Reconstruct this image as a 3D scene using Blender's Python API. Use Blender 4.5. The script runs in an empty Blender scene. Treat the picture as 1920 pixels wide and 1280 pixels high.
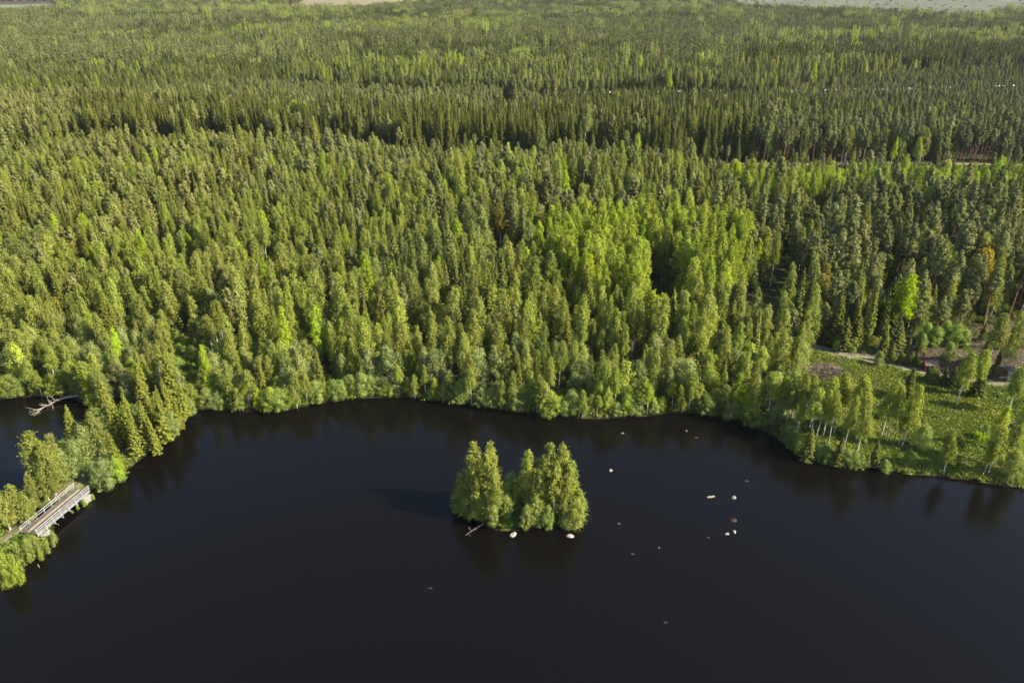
import bpy, bmesh, math, random
import numpy as np
from mathutils import Vector, Matrix
random.seed(7)
R_ = np.random.default_rng(11)
scene = bpy.context.scene
C = scene.collection
rad = math.radians

# ------------------------------------------------------------------ camera, sky, sun, exposure
F, PITCH, CAMZ = 1415.0, rad(26.3), 80.0
cd = bpy.data.cameras.new('camera'); cam = bpy.data.objects.new('camera', cd); C.objects.link(cam)
cam.location = (0, 0, CAMZ); cam.rotation_euler = (rad(90) - PITCH, 0, 0)
cd.sensor_width = 36; cd.lens = F / 1920 * 36; cd.clip_start = 1; cd.clip_end = 20000
scene.camera = cam
SUN_EL, SUN_AZ = rad(35.5), rad(106)          # azimuth clockwise from the view direction (+Y)
w = bpy.data.worlds.new('World'); scene.world = w; w.use_nodes = True
wn = w.node_tree.nodes; wl = w.node_tree.links
sky = wn.new('ShaderNodeTexSky'); sky.sky_type = 'NISHITA'; sky.sun_disc = False
sky.sun_elevation = SUN_EL; sky.sun_rotation = SUN_AZ; sky.air_density = 1.0; sky.dust_density = 1.0
bg = wn['Background']; bg.inputs[1].default_value = 0.098
wl.new(sky.outputs[0], bg.inputs[0])
sd = bpy.data.lights.new('sun', 'SUN'); sd.energy = 4.9; sd.angle = rad(0.6); sd.color = (1.0, 0.90, 0.72)
sun = bpy.data.objects.new('sun', sd); C.objects.link(sun)
sv = Vector((math.sin(SUN_AZ) * math.cos(SUN_EL), math.cos(SUN_AZ) * math.cos(SUN_EL), math.sin(SUN_EL)))
sun.rotation_euler = sv.to_track_quat('Z', 'Y').to_euler()
vs = scene.view_settings; vs.view_transform = 'Standard'; vs.look = 'None'; vs.gamma = 1.0; vs.exposure = 1.12
scene.cycles.max_bounces = 6; scene.cycles.transparent_max_bounces = 4
scene.cycles.diffuse_bounces = 3; scene.cycles.glossy_bounces = 2

# ------------------------------------------------------------------ helpers
CP, SP = math.cos(PITCH), math.sin(PITCH)
def G(u, v, z=0.0):
    """the point of the plane at height z that stands at this place of the photograph"""
    a, b = (u - 960) / F, -(v - 640) / F
    d = (a, CP + b * SP, -SP + b * CP)
    t = (z - CAMZ) / d[2]
    return (d[0] * t, d[1] * t, z)
def P(x, y, z=0.0):
    x, y, z = np.asarray(x, float), np.asarray(y, float), np.asarray(z, float) - CAMZ
    dp = y * CP - z * SP; up = y * SP + z * CP
    return 960 + F * x / dp, 640 - F * up / dp
def inpoly(px, py, poly):
    px, py = np.asarray(px, float), np.asarray(py, float)
    r = np.zeros(px.shape, bool); n = len(poly)
    for i in range(n):
        x1, y1 = poly[i]; x2, y2 = poly[(i + 1) % n]
        c = ((y1 > py) != (y2 > py)) & (px < (x2 - x1) * (py - y1) / ((y2 - y1) or 1e-9) + x1)
        r ^= c
    return r
def distline(px, py, pts, closed=False):
    px, py = np.asarray(px, float), np.asarray(py, float)
    d = np.full(px.shape, 1e9); n = len(pts)
    for i in range(n if closed else n - 1):
        x1, y1 = pts[i]; x2, y2 = pts[(i + 1) % n]
        dx, dy = x2 - x1, y2 - y1
        t = np.clip(((px - x1) * dx + (py - y1) * dy) / (dx * dx + dy * dy + 1e-9), 0, 1)
        d = np.minimum(d, np.hypot(px - x1 - t * dx, py - y1 - t * dy))
    return d
_tab = R_.random((256, 256))
def vnoise(x, y, s=1.0, o=0):
    x = np.asarray(x, float) / s + o * 17.3 + 1000; y = np.asarray(y, float) / s + o * 9.1 + 1000
    xi, yi = np.floor(x).astype(int), np.floor(y).astype(int); fx, fy = x - xi, y - yi
    fx, fy = fx * fx * (3 - 2 * fx), fy * fy * (3 - 2 * fy)
    g = lambda a, b: _tab[a % 256, b % 256]
    return (g(xi, yi) * (1 - fx) + g(xi + 1, yi) * fx) * (1 - fy) + (g(xi, yi + 1) * (1 - fx) + g(xi + 1, yi + 1) * fx) * fy
def W(pts): return [G(u, v)[:2] for u, v in pts]

# ------------------------------------------------------------------ plan of the place
shore_px = [(-150, 1225), (-60, 1150), (0, 1103), (20, 1078), (60, 1052), (92, 1022), (102, 1002), (97, 984), (75, 979), (50, 975), (0, 972),
            (-80, 957), (-300, 962), (-480, 940), (-640, 880), (-620, 810), (-430, 762), (-250, 748), (-100, 742), (0, 748), (60, 743), (125, 744), (150, 750), (172, 760), (172, 776), (155, 792), (125, 818), (92, 852), (66, 880),
            (52, 905), (56, 928), (72, 952), (110, 947), (142, 938), (160, 925), (185, 908), (240, 879), (275, 851), (300, 831), (340, 800), (358, 779), (372, 770),
            (400, 766), (455, 771), (520, 772), (570, 762), (625, 752), (700, 745), (760, 745), (830, 755), (900, 763), (960, 772), (1040, 782), (1130, 785),
            (1200, 781), (1260, 773), (1320, 777), (1380, 788), (1440, 811), (1490, 848), (1560, 864), (1640, 877), (1700, 888), (1760, 892), (1850, 905),
            (1920, 914), (2100, 935), (2500, 990)]
shore = [(-190., -400.), (-150., 0.), (-120., 30.)] + W(shore_px) + [(420., 60.), (500., -400.)]
ISC = G(985, 948)[:2]; isl = []
for k in range(28):
    a = k / 28 * 6.2832; r = 1 + 0.12 * math.sin(3 * a + 1) + 0.07 * math.sin(5 * a)
    isl.append((ISC[0] + 9.2 * r * math.cos(a), ISC[1] + 5.8 * r * math.sin(a)))
def land(x, y):
    """signed distance to the waterline, positive on land"""
    s = distline(x, y, shore, True); s = np.where(inpoly(x, y, shore), -s, s)
    t = distline(x, y, isl, True); t = np.where(inpoly(x, y, isl), t, -t)
    return np.maximum(s, t)
meadow = W([(1505, 695), (1535, 664), (1580, 668), (1640, 682), (1700, 694), (1760, 706), (1920, 728), (2150, 760), (2150, 945), (1920, 912), (1850, 903), (1760, 890), (1700, 885), (1600, 868), (1540, 850), (1505, 820), (1495, 740)])
clearcut = W([(1590, 668), (1640, 655), (1760, 660), (1800, 642), (1830, 622), (1920, 612), (2150, 600), (2150, 705), (1920, 706), (1800, 705), (1700, 694), (1640, 682)])
opening = W([(300, 655), (325, 634), (385, 638), (405, 655), (400, 690), (385, 745), (362, 770), (350, 735), (330, 690)])
patch = W([(1425, 455), (1430, 421), (1470, 421), (1475, 455)])
bog1 = W([(505, 26), (560, 8), (580, -8), (800, -8), (790, 10), (720, 19), (650, 26), (590, 31)])
bog2 = W([(1345, -8), (1380, 12), (1440, 24), (1560, 27), (1680, 34), (1760, 40), (1840, 38), (1890, 30), (2000, 24), (2200, 20), (2200, -12)])
field_brown = W([(-250, 8), (98, 4), (112, 14), (60, 15), (-250, 17)])
field_green = W([(-250, 15), (60, 12), (106, 10), (118, 26), (85, 31), (20, 33), (-30, 32), (-250, 30)])
clear3 = W([(785, 60), (805, 53), (865, 55), (880, 60), (870, 68), (800, 68)])
clear4 = W([(310, 90), (360, 83), (400, 86), (455, 82), (500, 89), (485, 97), (430, 96), (390, 102), (330, 99)])
strip = W([(1290, 319), (1400, 316), (1500, 317), (1650, 315), (1780, 315), (1920, 316), (2150, 320)])
road_far = W([(-200, 144), (100, 149), (170, 151), (220, 154), (270, 157), (520, 167), (700, 174), (820, 178), (1060, 180), (1270, 182), (1500, 179), (1700, 175), (1800, 172), (1930, 168), (2200, 160)])
drive_px = [(1500, 650), (1540, 661), (1580, 672), (1615, 680), (1652, 687), (1690, 695.5), (1740, 706), (1800, 717), (1860, 726), (1920, 732), (2020, 750), (2150, 780)]
drive = W(drive_px)
cause = W([(400, 735), (362, 760), (320, 790), (280, 825), (220, 862), (165, 893), (100, 950), (45, 993), (0, 1030), (-80, 1080), (-200, 1150)])

glimpse = [W([(u0, v0 - 1), (u1, v0 - 1), (u1 + 3, v0 + 13), (u0 - 3, v0 + 13)]) for u0, u1, v0 in ((196, 222, 152), (163, 169, 150), (668, 690, 173), (728, 736, 175), (1060, 1070, 180), (1258, 1276, 181), (1540, 1550, 177), (1683, 1690, 175), (970, 976, 179))]
def gz(x, y):
    x = np.asarray(x, float); y = np.asarray(y, float)
    s = land(x, y)
    h = np.where(s > 0, np.minimum(0.12 + s * 0.30, 0.75) + np.clip(s - 3, 0, 60) * 0.006, np.maximum(s * 0.35, -2.0))
    far = np.clip((y - 230) / 300, 0, 1)
    h = h + np.where(s > 0, 1, 0) * (0.25 * (vnoise(x, y, 7, 3) - .5) * np.clip(s / 6, 0, 1) + far * 5.0 * (vnoise(x, y, 260, 5) - 0.3) + far * 1.0 * (vnoise(x, y, 60, 6) - .5))
    return h
def gz1(x, y): return float(gz(np.array([x]), np.array([y]))[0])

# ------------------------------------------------------------------ materials
def nmat(name, rough=0.8):
    m = bpy.data.materials.new(name); m.use_nodes = True
    n = m.node_tree.nodes; b = n['Principled BSDF']; b.inputs['Roughness'].default_value = rough
    b.inputs['Specular IOR Level'].default_value = 0.2
    return m, n, m.node_tree.links, b
def pmat(name, c1, c2, scale=4.0, rough=0.8, bump=0.0, stretch=(1, 1, 1), coord='Object', detail=6):
    m, n, l, b = nmat(name, rough)
    tc = n.new('ShaderNodeTexCoord'); mp = n.new('ShaderNodeMapping'); mp.inputs['Scale'].default_value = stretch
    no = n.new('ShaderNodeTexNoise'); no.inputs['Scale'].default_value = scale; no.inputs['Detail'].default_value = detail
    cr = n.new('ShaderNodeValToRGB'); cr.color_ramp.elements[0].position = .35; cr.color_ramp.elements[1].position = .68
    cr.color_ramp.elements[0].color = (*c1, 1); cr.color_ramp.elements[1].color = (*c2, 1)
    l.new(tc.outputs[coord], mp.inputs[0]); l.new(mp.outputs[0], no.inputs[0]); l.new(no.outputs[0], cr.inputs[0]); l.new(cr.outputs[0], b.inputs[0])
    if bump:
        bp = n.new('ShaderNodeBump'); bp.inputs['Strength'].default_value = bump; bp.inputs['Distance'].default_value = .1
        l.new(no.outputs[0], bp.inputs['Height']); l.new(bp.outputs[0], b.inputs['Normal'])
    return m
def leafmat(name, c1, c2, trans=0.3):
    """leaf colour: c1..c2 by the leaf's own value, times the tree's own tint"""
    m = bpy.data.materials.new(name); m.use_nodes = True; n = m.node_tree.nodes; l = m.node_tree.links
    n.remove(n['Principled BSDF']); out = n['Material Output']
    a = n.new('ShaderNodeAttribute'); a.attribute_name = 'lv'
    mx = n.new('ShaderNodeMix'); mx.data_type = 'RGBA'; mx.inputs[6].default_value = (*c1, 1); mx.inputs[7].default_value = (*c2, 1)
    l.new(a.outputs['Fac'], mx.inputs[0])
    t = n.new('ShaderNodeAttribute'); t.attribute_type = 'INSTANCER'; t.attribute_name = 'tint'
    mu = n.new('ShaderNodeMix'); mu.data_type = 'RGBA'; mu.blend_type = 'MULTIPLY'; mu.inputs[0].default_value = 1
    l.new(mx.outputs[2], mu.inputs[6]); l.new(t.outputs['Color'], mu.inputs[7])
    d = n.new('ShaderNodeBsdfDiffuse'); tr = n.new('ShaderNodeBsdfTranslucent'); ms = n.new('ShaderNodeMixShader'); ms.inputs[0].default_value = trans
    l.new(mu.outputs[2], d.inputs[0]); l.new(mu.outputs[2], tr.inputs[0]); l.new(d.outputs[0], ms.inputs[1]); l.new(tr.outputs[0], ms.inputs[2])
    l.new(ms.outputs[0], out.inputs[0]); m.cycles.emission_sampling = 'NONE'
    return m
M = {}
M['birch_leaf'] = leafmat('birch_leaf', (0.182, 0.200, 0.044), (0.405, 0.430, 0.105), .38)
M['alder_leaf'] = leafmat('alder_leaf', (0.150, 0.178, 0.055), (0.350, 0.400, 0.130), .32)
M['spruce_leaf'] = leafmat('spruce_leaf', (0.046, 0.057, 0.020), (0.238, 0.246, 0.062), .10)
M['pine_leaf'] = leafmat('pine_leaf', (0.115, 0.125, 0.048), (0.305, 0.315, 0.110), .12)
M['grass_leaf'] = leafmat('grass_leaf', (0.10, 0.16, 0.03), (0.30, 0.33, 0.10), .3)
M['birch_bark'] = pmat('birch_bark', (0.06, 0.05, 0.045), (0.62, 0.58, 0.52), 3.0, .8, stretch=(1, 1, .35)); M['birch_bark'].node_tree.nodes['Color Ramp'].color_ramp.elements[1].position = .46
M['pine_bark'] = pmat('pine_bark', (0.10, 0.06, 0.045), (0.36, 0.19, 0.11), 2.0, .9)
M['grey_bark'] = pmat('grey_bark', (0.09, 0.075, 0.06), (0.24, 0.20, 0.16), 3.0, .9)
M['dead_wood'] = pmat('dead_wood', (0.17, 0.14, 0.115), (0.45, 0.39, 0.32), 3.0, .8)
M['rock'] = pmat('rock', (0.20, 0.165, 0.13), (0.52, 0.48, 0.42), 1.6, .85, .5)
M['rock_wet'] = pmat('rock_wet', (0.03, 0.018, 0.010), (0.10, 0.055, 0.03), 3, .5)

for mt in ('rock', 'rock_wet'):
    n = M[mt].node_tree.nodes; l = M[mt].node_tree.links; ge = n.new('ShaderNodeNewGeometry'); sx = n.new('ShaderNodeSeparateXYZ'); mr = n.new('ShaderNodeMapRange'); mr.inputs[1].default_value = .06; mr.inputs[2].default_value = .16
    mx = n.new('ShaderNodeMix'); mx.data_type = 'RGBA'; mx.inputs[6].default_value = (.03, .02, .014, 1)
    l.new(ge.outputs['Position'], sx.inputs[0]); l.new(sx.outputs[2], mr.inputs[0]); l.new(mr.outputs[0], mx.inputs[0]); l.new(n['Color Ramp'].outputs[0], mx.inputs[7]); l.new(mx.outputs[2], n['Principled BSDF'].inputs[0])
M['rock_wet'].node_tree.nodes['Map Range'].inputs[1].default_value = -.3; M['rock_wet'].node_tree.nodes['Map Range'].inputs[2].default_value = .02
# ------------------------------------------------------------------ mesh helpers
def mesh_np(name, co, faces, mats, fmat=None, lv=None, smooth=False):
    """co (n,3); faces (m,4) int"""
    me = bpy.data.meshes.new(name); co = np.asarray(co, np.float32); faces = np.asarray(faces, np.int32)
    k = faces.shape[1]
    me.vertices.add(len(co)); me.vertices.foreach_set('co', co.ravel())
    me.loops.add(faces.size); me.loops.foreach_set('vertex_index', faces.ravel())
    me.polygons.add(len(faces)); me.polygons.foreach_set('loop_start', np.arange(0, faces.size, k, dtype=np.int32))
    me.polygons.foreach_set('loop_total', np.full(len(faces), k, np.int32))
    for m in mats: me.materials.append(m)
    if fmat is not None: me.polygons.foreach_set('material_index', np.asarray(fmat, np.int32))
    if smooth: me.polygons.foreach_set('use_smooth', np.ones(len(faces), bool))
    if lv is not None:
        a = me.attributes.new('lv', 'FLOAT', 'POINT'); a.data.foreach_set('value', np.asarray(lv, np.float32))
    me.update(calc_edges=True); me.validate()
    return me
def quads(cen, size, lv, aspect=1.0, normals=None, axis=None, rnd=.35):
    """one small four-cornered leaf clump at each centre -> (co, faces, lv)"""
    n = len(cen); cen = np.asarray(cen, float); size = np.broadcast_to(np.asarray(size, float), (n,))
    nr = R_.normal(size=(n, 3)) if normals is None else np.asarray(normals) + R_.normal(size=(n, 3)) * rnd
    nr /= np.linalg.norm(nr, axis=1)[:, None]
    t = R_.normal(size=(n, 3)) if axis is None else np.asarray(axis)
    t = t - (t * nr).sum(1)[:, None] * nr; t /= np.linalg.norm(t, axis=1)[:, None] + 1e-9
    b = np.cross(nr, t)
    h = (size * .5)[:, None]
    j = R_.uniform(.6, 1.25, (n, 4, 1))
    co = np.stack([cen - t * h * aspect * j[:, 0], cen + b * h * j[:, 1], cen + t * h * aspect * j[:, 2], cen - b * h * j[:, 3]], 1).reshape(-1, 3)
    f = np.arange(n * 4).reshape(-1, 4)
    return co, f, np.repeat(lv, 4)
def tube(pts, radii, seg=5):
    pts = np.asarray(pts, float); n = len(pts); co = []
    for i in range(n):
        d = pts[min(i + 1, n - 1)] - pts[max(i - 1, 0)]; d /= np.linalg.norm(d) + 1e-9
        a = np.cross(d, (0, 0, 1) if abs(d[2]) < .9 else (1, 0, 0)); a /= np.linalg.norm(a); b = np.cross(d, a)
        for k in range(seg):
            t = k / seg * 6.28318; co.append(pts[i] + radii[i] * (math.cos(t) * a + math.sin(t) * b))
    f = [[i * seg + k, i * seg + (k + 1) % seg, (i + 1) * seg + (k + 1) % seg, (i + 1) * seg + k] for i in range(n - 1) for k in range(seg)]
    return np.array(co), np.array(f)
def join(parts):
    """list of (co, faces[, lv]) -> merged"""
    co, f, lv, o = [], [], [], 0
    for p in parts:
        co.append(p[0]); f.append(np.asarray(p[1]) + o); o += len(p[0])
        lv.append(p[2] if len(p) > 2 else np.zeros(len(p[0])))
    return np.concatenate(co), np.concatenate(f), np.concatenate(lv)

# ------------------------------------------------------------------ tree shapes; each returns (crown, trunk) as arrays
def stem(H, r0, bend=.25, n=7, z0=-.4):
    z = np.linspace(z0, H * .97, n); ph = R_.uniform(0, 6.28); t = z / H
    off = bend * np.sin(t * R_.uniform(2, 4) + ph) * np.clip(t, 0, 1)
    return np.stack([off * math.cos(ph), off * math.sin(ph), z], 1), r0 * (1 - .88 * np.clip(t, 0, 1)) + .012
def at_stem(sp, z):
    return np.array([np.interp(z, sp[:, 2], sp[:, 0]), np.interp(z, sp[:, 2], sp[:, 1]), z])
def outward(cen, sp, up=.35):
    ax = np.stack([np.interp(cen[:, 2], sp[:, 2], sp[:, 0]), np.interp(cen[:, 2], sp[:, 2], sp[:, 1])], 1)
    d = cen[:, :2] - ax; d /= np.linalg.norm(d, axis=1)[:, None] + .15
    return np.concatenate([d, np.full((len(d), 1), up)], 1)
def birch(H=13., Rr=1.9, zb=.25, nl=6500, nb=80, ls=.20, tr=.125, limbs=True):
    topx = R_.uniform(.38, .64); sp, rr = stem(H, tr, .35); parts = [tube(sp, rr, 6)]; cen = []; lv = []
    for i in range(nb):
        t = (i + R_.random()) / nb; t = t ** .9; z = H * (zb + (1 - zb) * t * .97)
        L = Rr * min(1, (t + .12) / .32) ** .7 * (1 - t) ** topx * R_.uniform(.55, 1.2) + .18
        a = i * 2.4 + R_.uniform(-.6, .6); up = R_.uniform(.35, .95)
        d = np.array([math.cos(a), math.sin(a), up]); base = at_stem(sp, z - .3 * L)
        k = max(6, int(nl / nb * (L / Rr * 1.45)))
        s = R_.uniform(.25, 1.05, k); pt = base + np.outer(s, d) * L; pt[:, 2] -= .55 * L * s ** 2.2
        sg = .09 + .14 * L / Rr
        pt = pt + R_.normal(size=(k, 3)) * (sg, sg, sg * 1.25); pt[:, 2] -= np.abs(R_.normal(size=k)) * .28 * s
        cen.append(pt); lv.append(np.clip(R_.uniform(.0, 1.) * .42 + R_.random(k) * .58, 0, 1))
        if limbs and L > .7 and i % 2 == 0:
            q = [base, base + d * L * .5, base + d * L * .85 - (0, 0, .2 * L)]; parts.append(tube(q, [.035, .022, .01], 4))
    cen = np.concatenate(cen); cr = quads(cen, R_.uniform(.6, 1.3, len(cen)) * ls, np.concatenate(lv), 1.25, outward(cen, sp), None, .85)
    return cr, join(parts)[:2]
def spruce(H=14., Rr=2.1, zb=.06, nl=5200, ls=.25, tr=.15, step=.42):
    sp, rr = stem(H, tr, .08); parts = [tube(sp, rr, 6)]; cen = []; ax = []; lv = []; sz = []
    z = H * zb; br = []
    while z < H * .985:
        t = (z - H * zb) / (H * (1 - zb)); L = Rr * (1 - t) ** .85 * (0.8 + .2 * min(1, t * 5))
        m = 7 if t < .6 else 5
        for k in range(m):
            br.append((z + R_.uniform(-.12, .12), L * R_.uniform(.62, 1.15) + .1, k / m * 6.283 + R_.uniform(0, 1) + z, t))
        z += step * (1 - .45 * t)
    tot = sum(b[1] for b in br)
    for (z, L, a, t) in br:
        k = max(4, int(nl * L / tot)); s = R_.uniform(.12, 1.0, k) ** .8
        droop = (-.30 + .55 * t)
        x = s * L; zz = z + droop * x + .16 * L * s ** 3
        wd = (.32 * L * (1 - s) + .10) * R_.uniform(-1, 1, k)
        ca, sa = math.cos(a), math.sin(a)
        b0 = at_stem(sp, z)
        cen.append(np.stack([b0[0] + ca * x - sa * wd, b0[1] + sa * x + ca * wd, zz - np.abs(wd) * .35 - R_.random(k) * .14], 1))
        ax.append(np.stack([ca - sa * np.sign(wd) * .8, sa + ca * np.sign(wd) * .8, np.full(k, -.35)], 1))
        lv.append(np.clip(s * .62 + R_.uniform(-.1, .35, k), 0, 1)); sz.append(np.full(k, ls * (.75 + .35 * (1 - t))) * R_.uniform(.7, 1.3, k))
    top = at_stem(sp, H * .99); k = 12
    cen.append(top + R_.normal(size=(k, 3)) * (.06, .06, .3)); ax.append(np.tile((0, 0, 1.), (k, 1))); lv.append(np.full(k, .7)); sz.append(np.full(k, ls * .6))
    cen = np.concatenate(cen); nrm = outward(cen, sp, .9) + R_.normal(size=(len(cen), 3)) * .2
    return quads(cen, np.concatenate(sz), np.concatenate(lv), 1.7, nrm, np.concatenate(ax)), join(parts)[:2]
def pine(H=15., Rr=1.8, zb=.45, nl=6000, ls=.19, tr=.15, nb=60):
    sp, rr = stem(H, tr, .3); parts = [tube(sp, rr, 6)]; cen = []; lv = []; nn_ = []; top = R_.uniform(.45, .7)
    for i in range(nb):
        t = (i + R_.uniform(0, .9)) / nb; z = H * (zb + (1 - zb) * t * .96)
        L = Rr * (.45 + .55 * min(1, t / .22)) * (1 - t) ** top * R_.uniform(.5, 1.15) + .12
        a = i * 2.4 + R_.uniform(-.6, .6); d = np.array([math.cos(a), math.sin(a), R_.uniform(.1, .65)])
        b = at_stem(sp, z)
        if i % 2 == 0: parts.append(tube([b, b + d * L * .6, b + d * L], [.04, .025, .01], 4))
        k = max(8, int(nl / nb * (.35 + L / Rr))); q = R_.uniform(.2, 1.08, k); sg = .08 + .13 * L / Rr
        pt = b + np.outer(q, d) * L; pt[:, 2] += .25 * L * q ** 2; off_ = R_.normal(size=(k, 3)) * (sg, sg, sg * .85); pt = pt + off_
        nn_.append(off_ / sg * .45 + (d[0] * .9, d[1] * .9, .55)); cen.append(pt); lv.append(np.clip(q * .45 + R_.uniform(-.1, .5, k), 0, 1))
    for i in range(5):
        if R_.random() < .6:
            z = H * R_.uniform(.22, zb); a = R_.uniform(0, 6.28); b = at_stem(sp, z); parts.append(tube([b, b + np.array([math.cos(a), math.sin(a), .1]) * R_.uniform(.4, 1.1)], [.03, .01], 4))
    cen = np.concatenate(cen)
    return quads(cen, R_.uniform(.6, 1.3, len(cen)) * ls, np.concatenate(lv), 1.7, np.concatenate(nn_), None, .75), join(parts)[:2]
def alder(H=7.5, Rr=2.0, nl=8000, ls=.17, nb=54, low=.04, stems=4):
    parts = []; cen = []; lv = []; nn_ = []
    for i in range(stems):
        a = i / stems * 6.28 + R_.random(); p = [np.array([.15 * math.cos(a), .15 * math.sin(a), -.3])]
        for s in (.35, .7, .92): p.append(np.array([math.cos(a) * Rr * .5 * s, math.sin(a) * Rr * .5 * s, H * s]))
        parts.append(tube(p, [.08, .06, .035, .012], 5))
    for i in range(nb):
        t = (i + R_.random()) / nb; z = H * (low + (1 - low) * t)
        prof = (min(1, (t + .25) / .5)) ** .6 * max(.0, 1 - t ** 2.6) ** .6
        a = i * 2.4 + R_.uniform(-.4, .4); r = Rr * prof * R_.uniform(.3, 1.1)
        rb = Rr * R_.uniform(.16, .34); k = int(nl / nb * R_.uniform(.5, 1.5))
        v = R_.normal(size=(k, 3)) * rb * .62
        v[:, 2] *= R_.uniform(.9, 1.9); nn_.append(v / rb + (math.cos(a) * .6, math.sin(a) * .6, .35))
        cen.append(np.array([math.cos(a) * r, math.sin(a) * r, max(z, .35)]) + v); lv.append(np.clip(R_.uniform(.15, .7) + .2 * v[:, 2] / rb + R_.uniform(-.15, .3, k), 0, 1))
    cen = np.concatenate(cen); cen[:, 2] = np.maximum(cen[:, 2], .05)
    return quads(cen, R_.uniform(.6, 1.3, len(cen)) * ls, np.concatenate(lv), 1.3, np.concatenate(nn_), None, .6), join(parts)[:2]

KIND = {'birch_tree': ('birch_leaf', 'birch_bark'), 'spruce_tree': ('spruce_leaf', 'grey_bark'), 'pine_tree': ('pine_leaf', 'pine_bark'), 'alder_tree': ('alder_leaf', 'grey_bark')}
REF = {}      # kind -> list of (crown mesh, trunk mesh, joined mesh, height)
def variant(kind, cr, tk, H):
    lm, bm_ = M[KIND[kind][0]], M[KIND[kind][1]]
    k = len(REF.setdefault(kind, []))
    c = mesh_np(kind + '_crown', cr[0], cr[1], [lm], lv=cr[2]); t = mesh_np(kind + '_trunk', tk[0], tk[1], [bm_], smooth=True)
    co, f, lv = join([cr, tk]); j = mesh_np(kind + '_whole', co, f, [lm, bm_], [0] * len(cr[1]) + [1] * len(tk[1]), lv)
    REF[kind].append((c, t, j, H))
for i in range(12): variant('birch_tree', *birch(13, R_.uniform(1.4, 2.0), [.10, .2, .05, .15, .24, .12, .34, .42, .3, .5, .38, .46][i], 5600, R_.integers(52, 78)), 13)
for i in range(7): variant('spruce_tree', *spruce(13, R_.uniform(1.5, 2.1), [.05, .1, .04, .16, .06, .2, .08][i]), 13)
for i in range(7): variant('pine_tree', *pine(14, R_.uniform(1.35, 1.8), [.42, .5, .35, .55, .46, .3, .6][i]), 14)
for i in range(7): variant('alder_tree', *alder(7.5, R_.uniform(1.7, 2.3), stems=int(R_.integers(3, 6))), 7.5)

# coarse groups of trees for the distance
def clump(kind, n, rad_, seed):
    parts = []; fm = []
    for i in range(n):
        H = R_.uniform(.6, 1.2)
        if kind == 'spruce_tree': cr, tk = spruce(12 * H, 1.35, .08, 170, .75, .12, .9)
        elif kind == 'pine_tree': cr, tk = pine(12 * H, 1.25, .3, 180, .6, .12, 14)
        else: cr, tk = birch(12.5 * H, 1.5, .25, 190, 22, .62, .12, False)
        a = i * 2.4 + R_.random(); r = rad_ * math.sqrt((i + .4) / n); off = np.array([r * math.cos(a), r * math.sin(a), 0]) + np.append(R_.normal(size=2) * .5, 0)
        parts.append((cr[0] + off, cr[1], np.clip(cr[2] * .6 + R_.uniform(0, .35), 0, 1))); fm += [0] * len(cr[1]); parts.append((tk[0] + off, tk[1])); fm += [1] * len(tk[1])
    co, f, lv = join(parts)
    return mesh_np(kind + '_group', co, f, [M[KIND[kind][0]], M[KIND[kind][1]]], fm, lv)
FAR = {k: [clump(k, 8, 4.3, s) for s in range(5)] for k in ('spruce_tree', 'pine_tree', 'birch_tree')}
FAR2 = {k: [clump(k, 17, 6.8, s) for s in range(4)] for k in ('spruce_tree', 'pine_tree', 'birch_tree')}

# ------------------------------------------------------------------ instanced stuff
def instancer(name, label, variants, pos, var, scl, rot, tint):
    """one stuff object: points that carry a choice of shape, size, turn and tint"""
    col = bpy.data.collections.new(name + '_shapes')
    for i, me in enumerate(variants):
        o = bpy.data.objects.new('%s_shape_%02d' % (name, i), me); col.objects.link(o)
    me = bpy.data.meshes.new(name); n = len(pos); me.vertices.add(n); me.vertices.foreach_set('co', np.asarray(pos, np.float32).ravel())
    for nm, ty, key, dat in (('var', 'INT', 'value', np.asarray(var, np.int32)), ('scl', 'FLOAT_VECTOR', 'vector', np.asarray(scl, np.float32).ravel()),
                             ('rot', 'FLOAT_VECTOR', 'vector', np.asarray(rot, np.float32).ravel()), ('tint', 'FLOAT_VECTOR', 'vector', np.asarray(tint, np.float32).ravel())):
        a = me.attributes.new(nm, ty, 'POINT'); a.data.foreach_set(key, dat)
    o = bpy.data.objects.new(name, me); C.objects.link(o); o['kind'] = 'stuff'; o['label'] = label
    ng = bpy.data.node_groups.new(name, 'GeometryNodeTree')
    ng.interface.new_socket('Geometry', in_out='INPUT', socket_type='NodeSocketGeometry'); ng.interface.new_socket('Geometry', in_out='OUTPUT', socket_type='NodeSocketGeometry')
    N = ng.nodes; L = ng.links
    gi = N.new('NodeGroupInput'); go = N.new('NodeGroupOutput'); ip = N.new('GeometryNodeInstanceOnPoints'); ci = N.new('GeometryNodeCollectionInfo')
    ci.inputs['Collection'].default_value = col; ci.inputs['Separate Children'].default_value = True; ci.inputs['Reset Children'].default_value = True
    def at(nm, ty):
        x = N.new('GeometryNodeInputNamedAttribute'); x.data_type = ty; x.inputs['Name'].default_value = nm; return x.outputs['Attribute']
    ip.inputs['Pick Instance'].default_value = True
    L.new(gi.outputs[0], ip.inputs['Points']); L.new(ci.outputs[0], ip.inputs['Instance']); L.new(at('var', 'INT'), ip.inputs['Instance Index'])
    L.new(at('scl', 'FLOAT_VECTOR'), ip.inputs['Scale'])
    er = N.new('FunctionNodeEulerToRotation'); L.new(at('rot', 'FLOAT_VECTOR'), er.inputs[0]); L.new(er.outputs[0], ip.inputs['Rotation'])
    L.new(ip.outputs[0], go.inputs[0])
    mod = o.modifiers.new('scatter', 'NODES'); mod.node_group = ng
    return o

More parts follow.
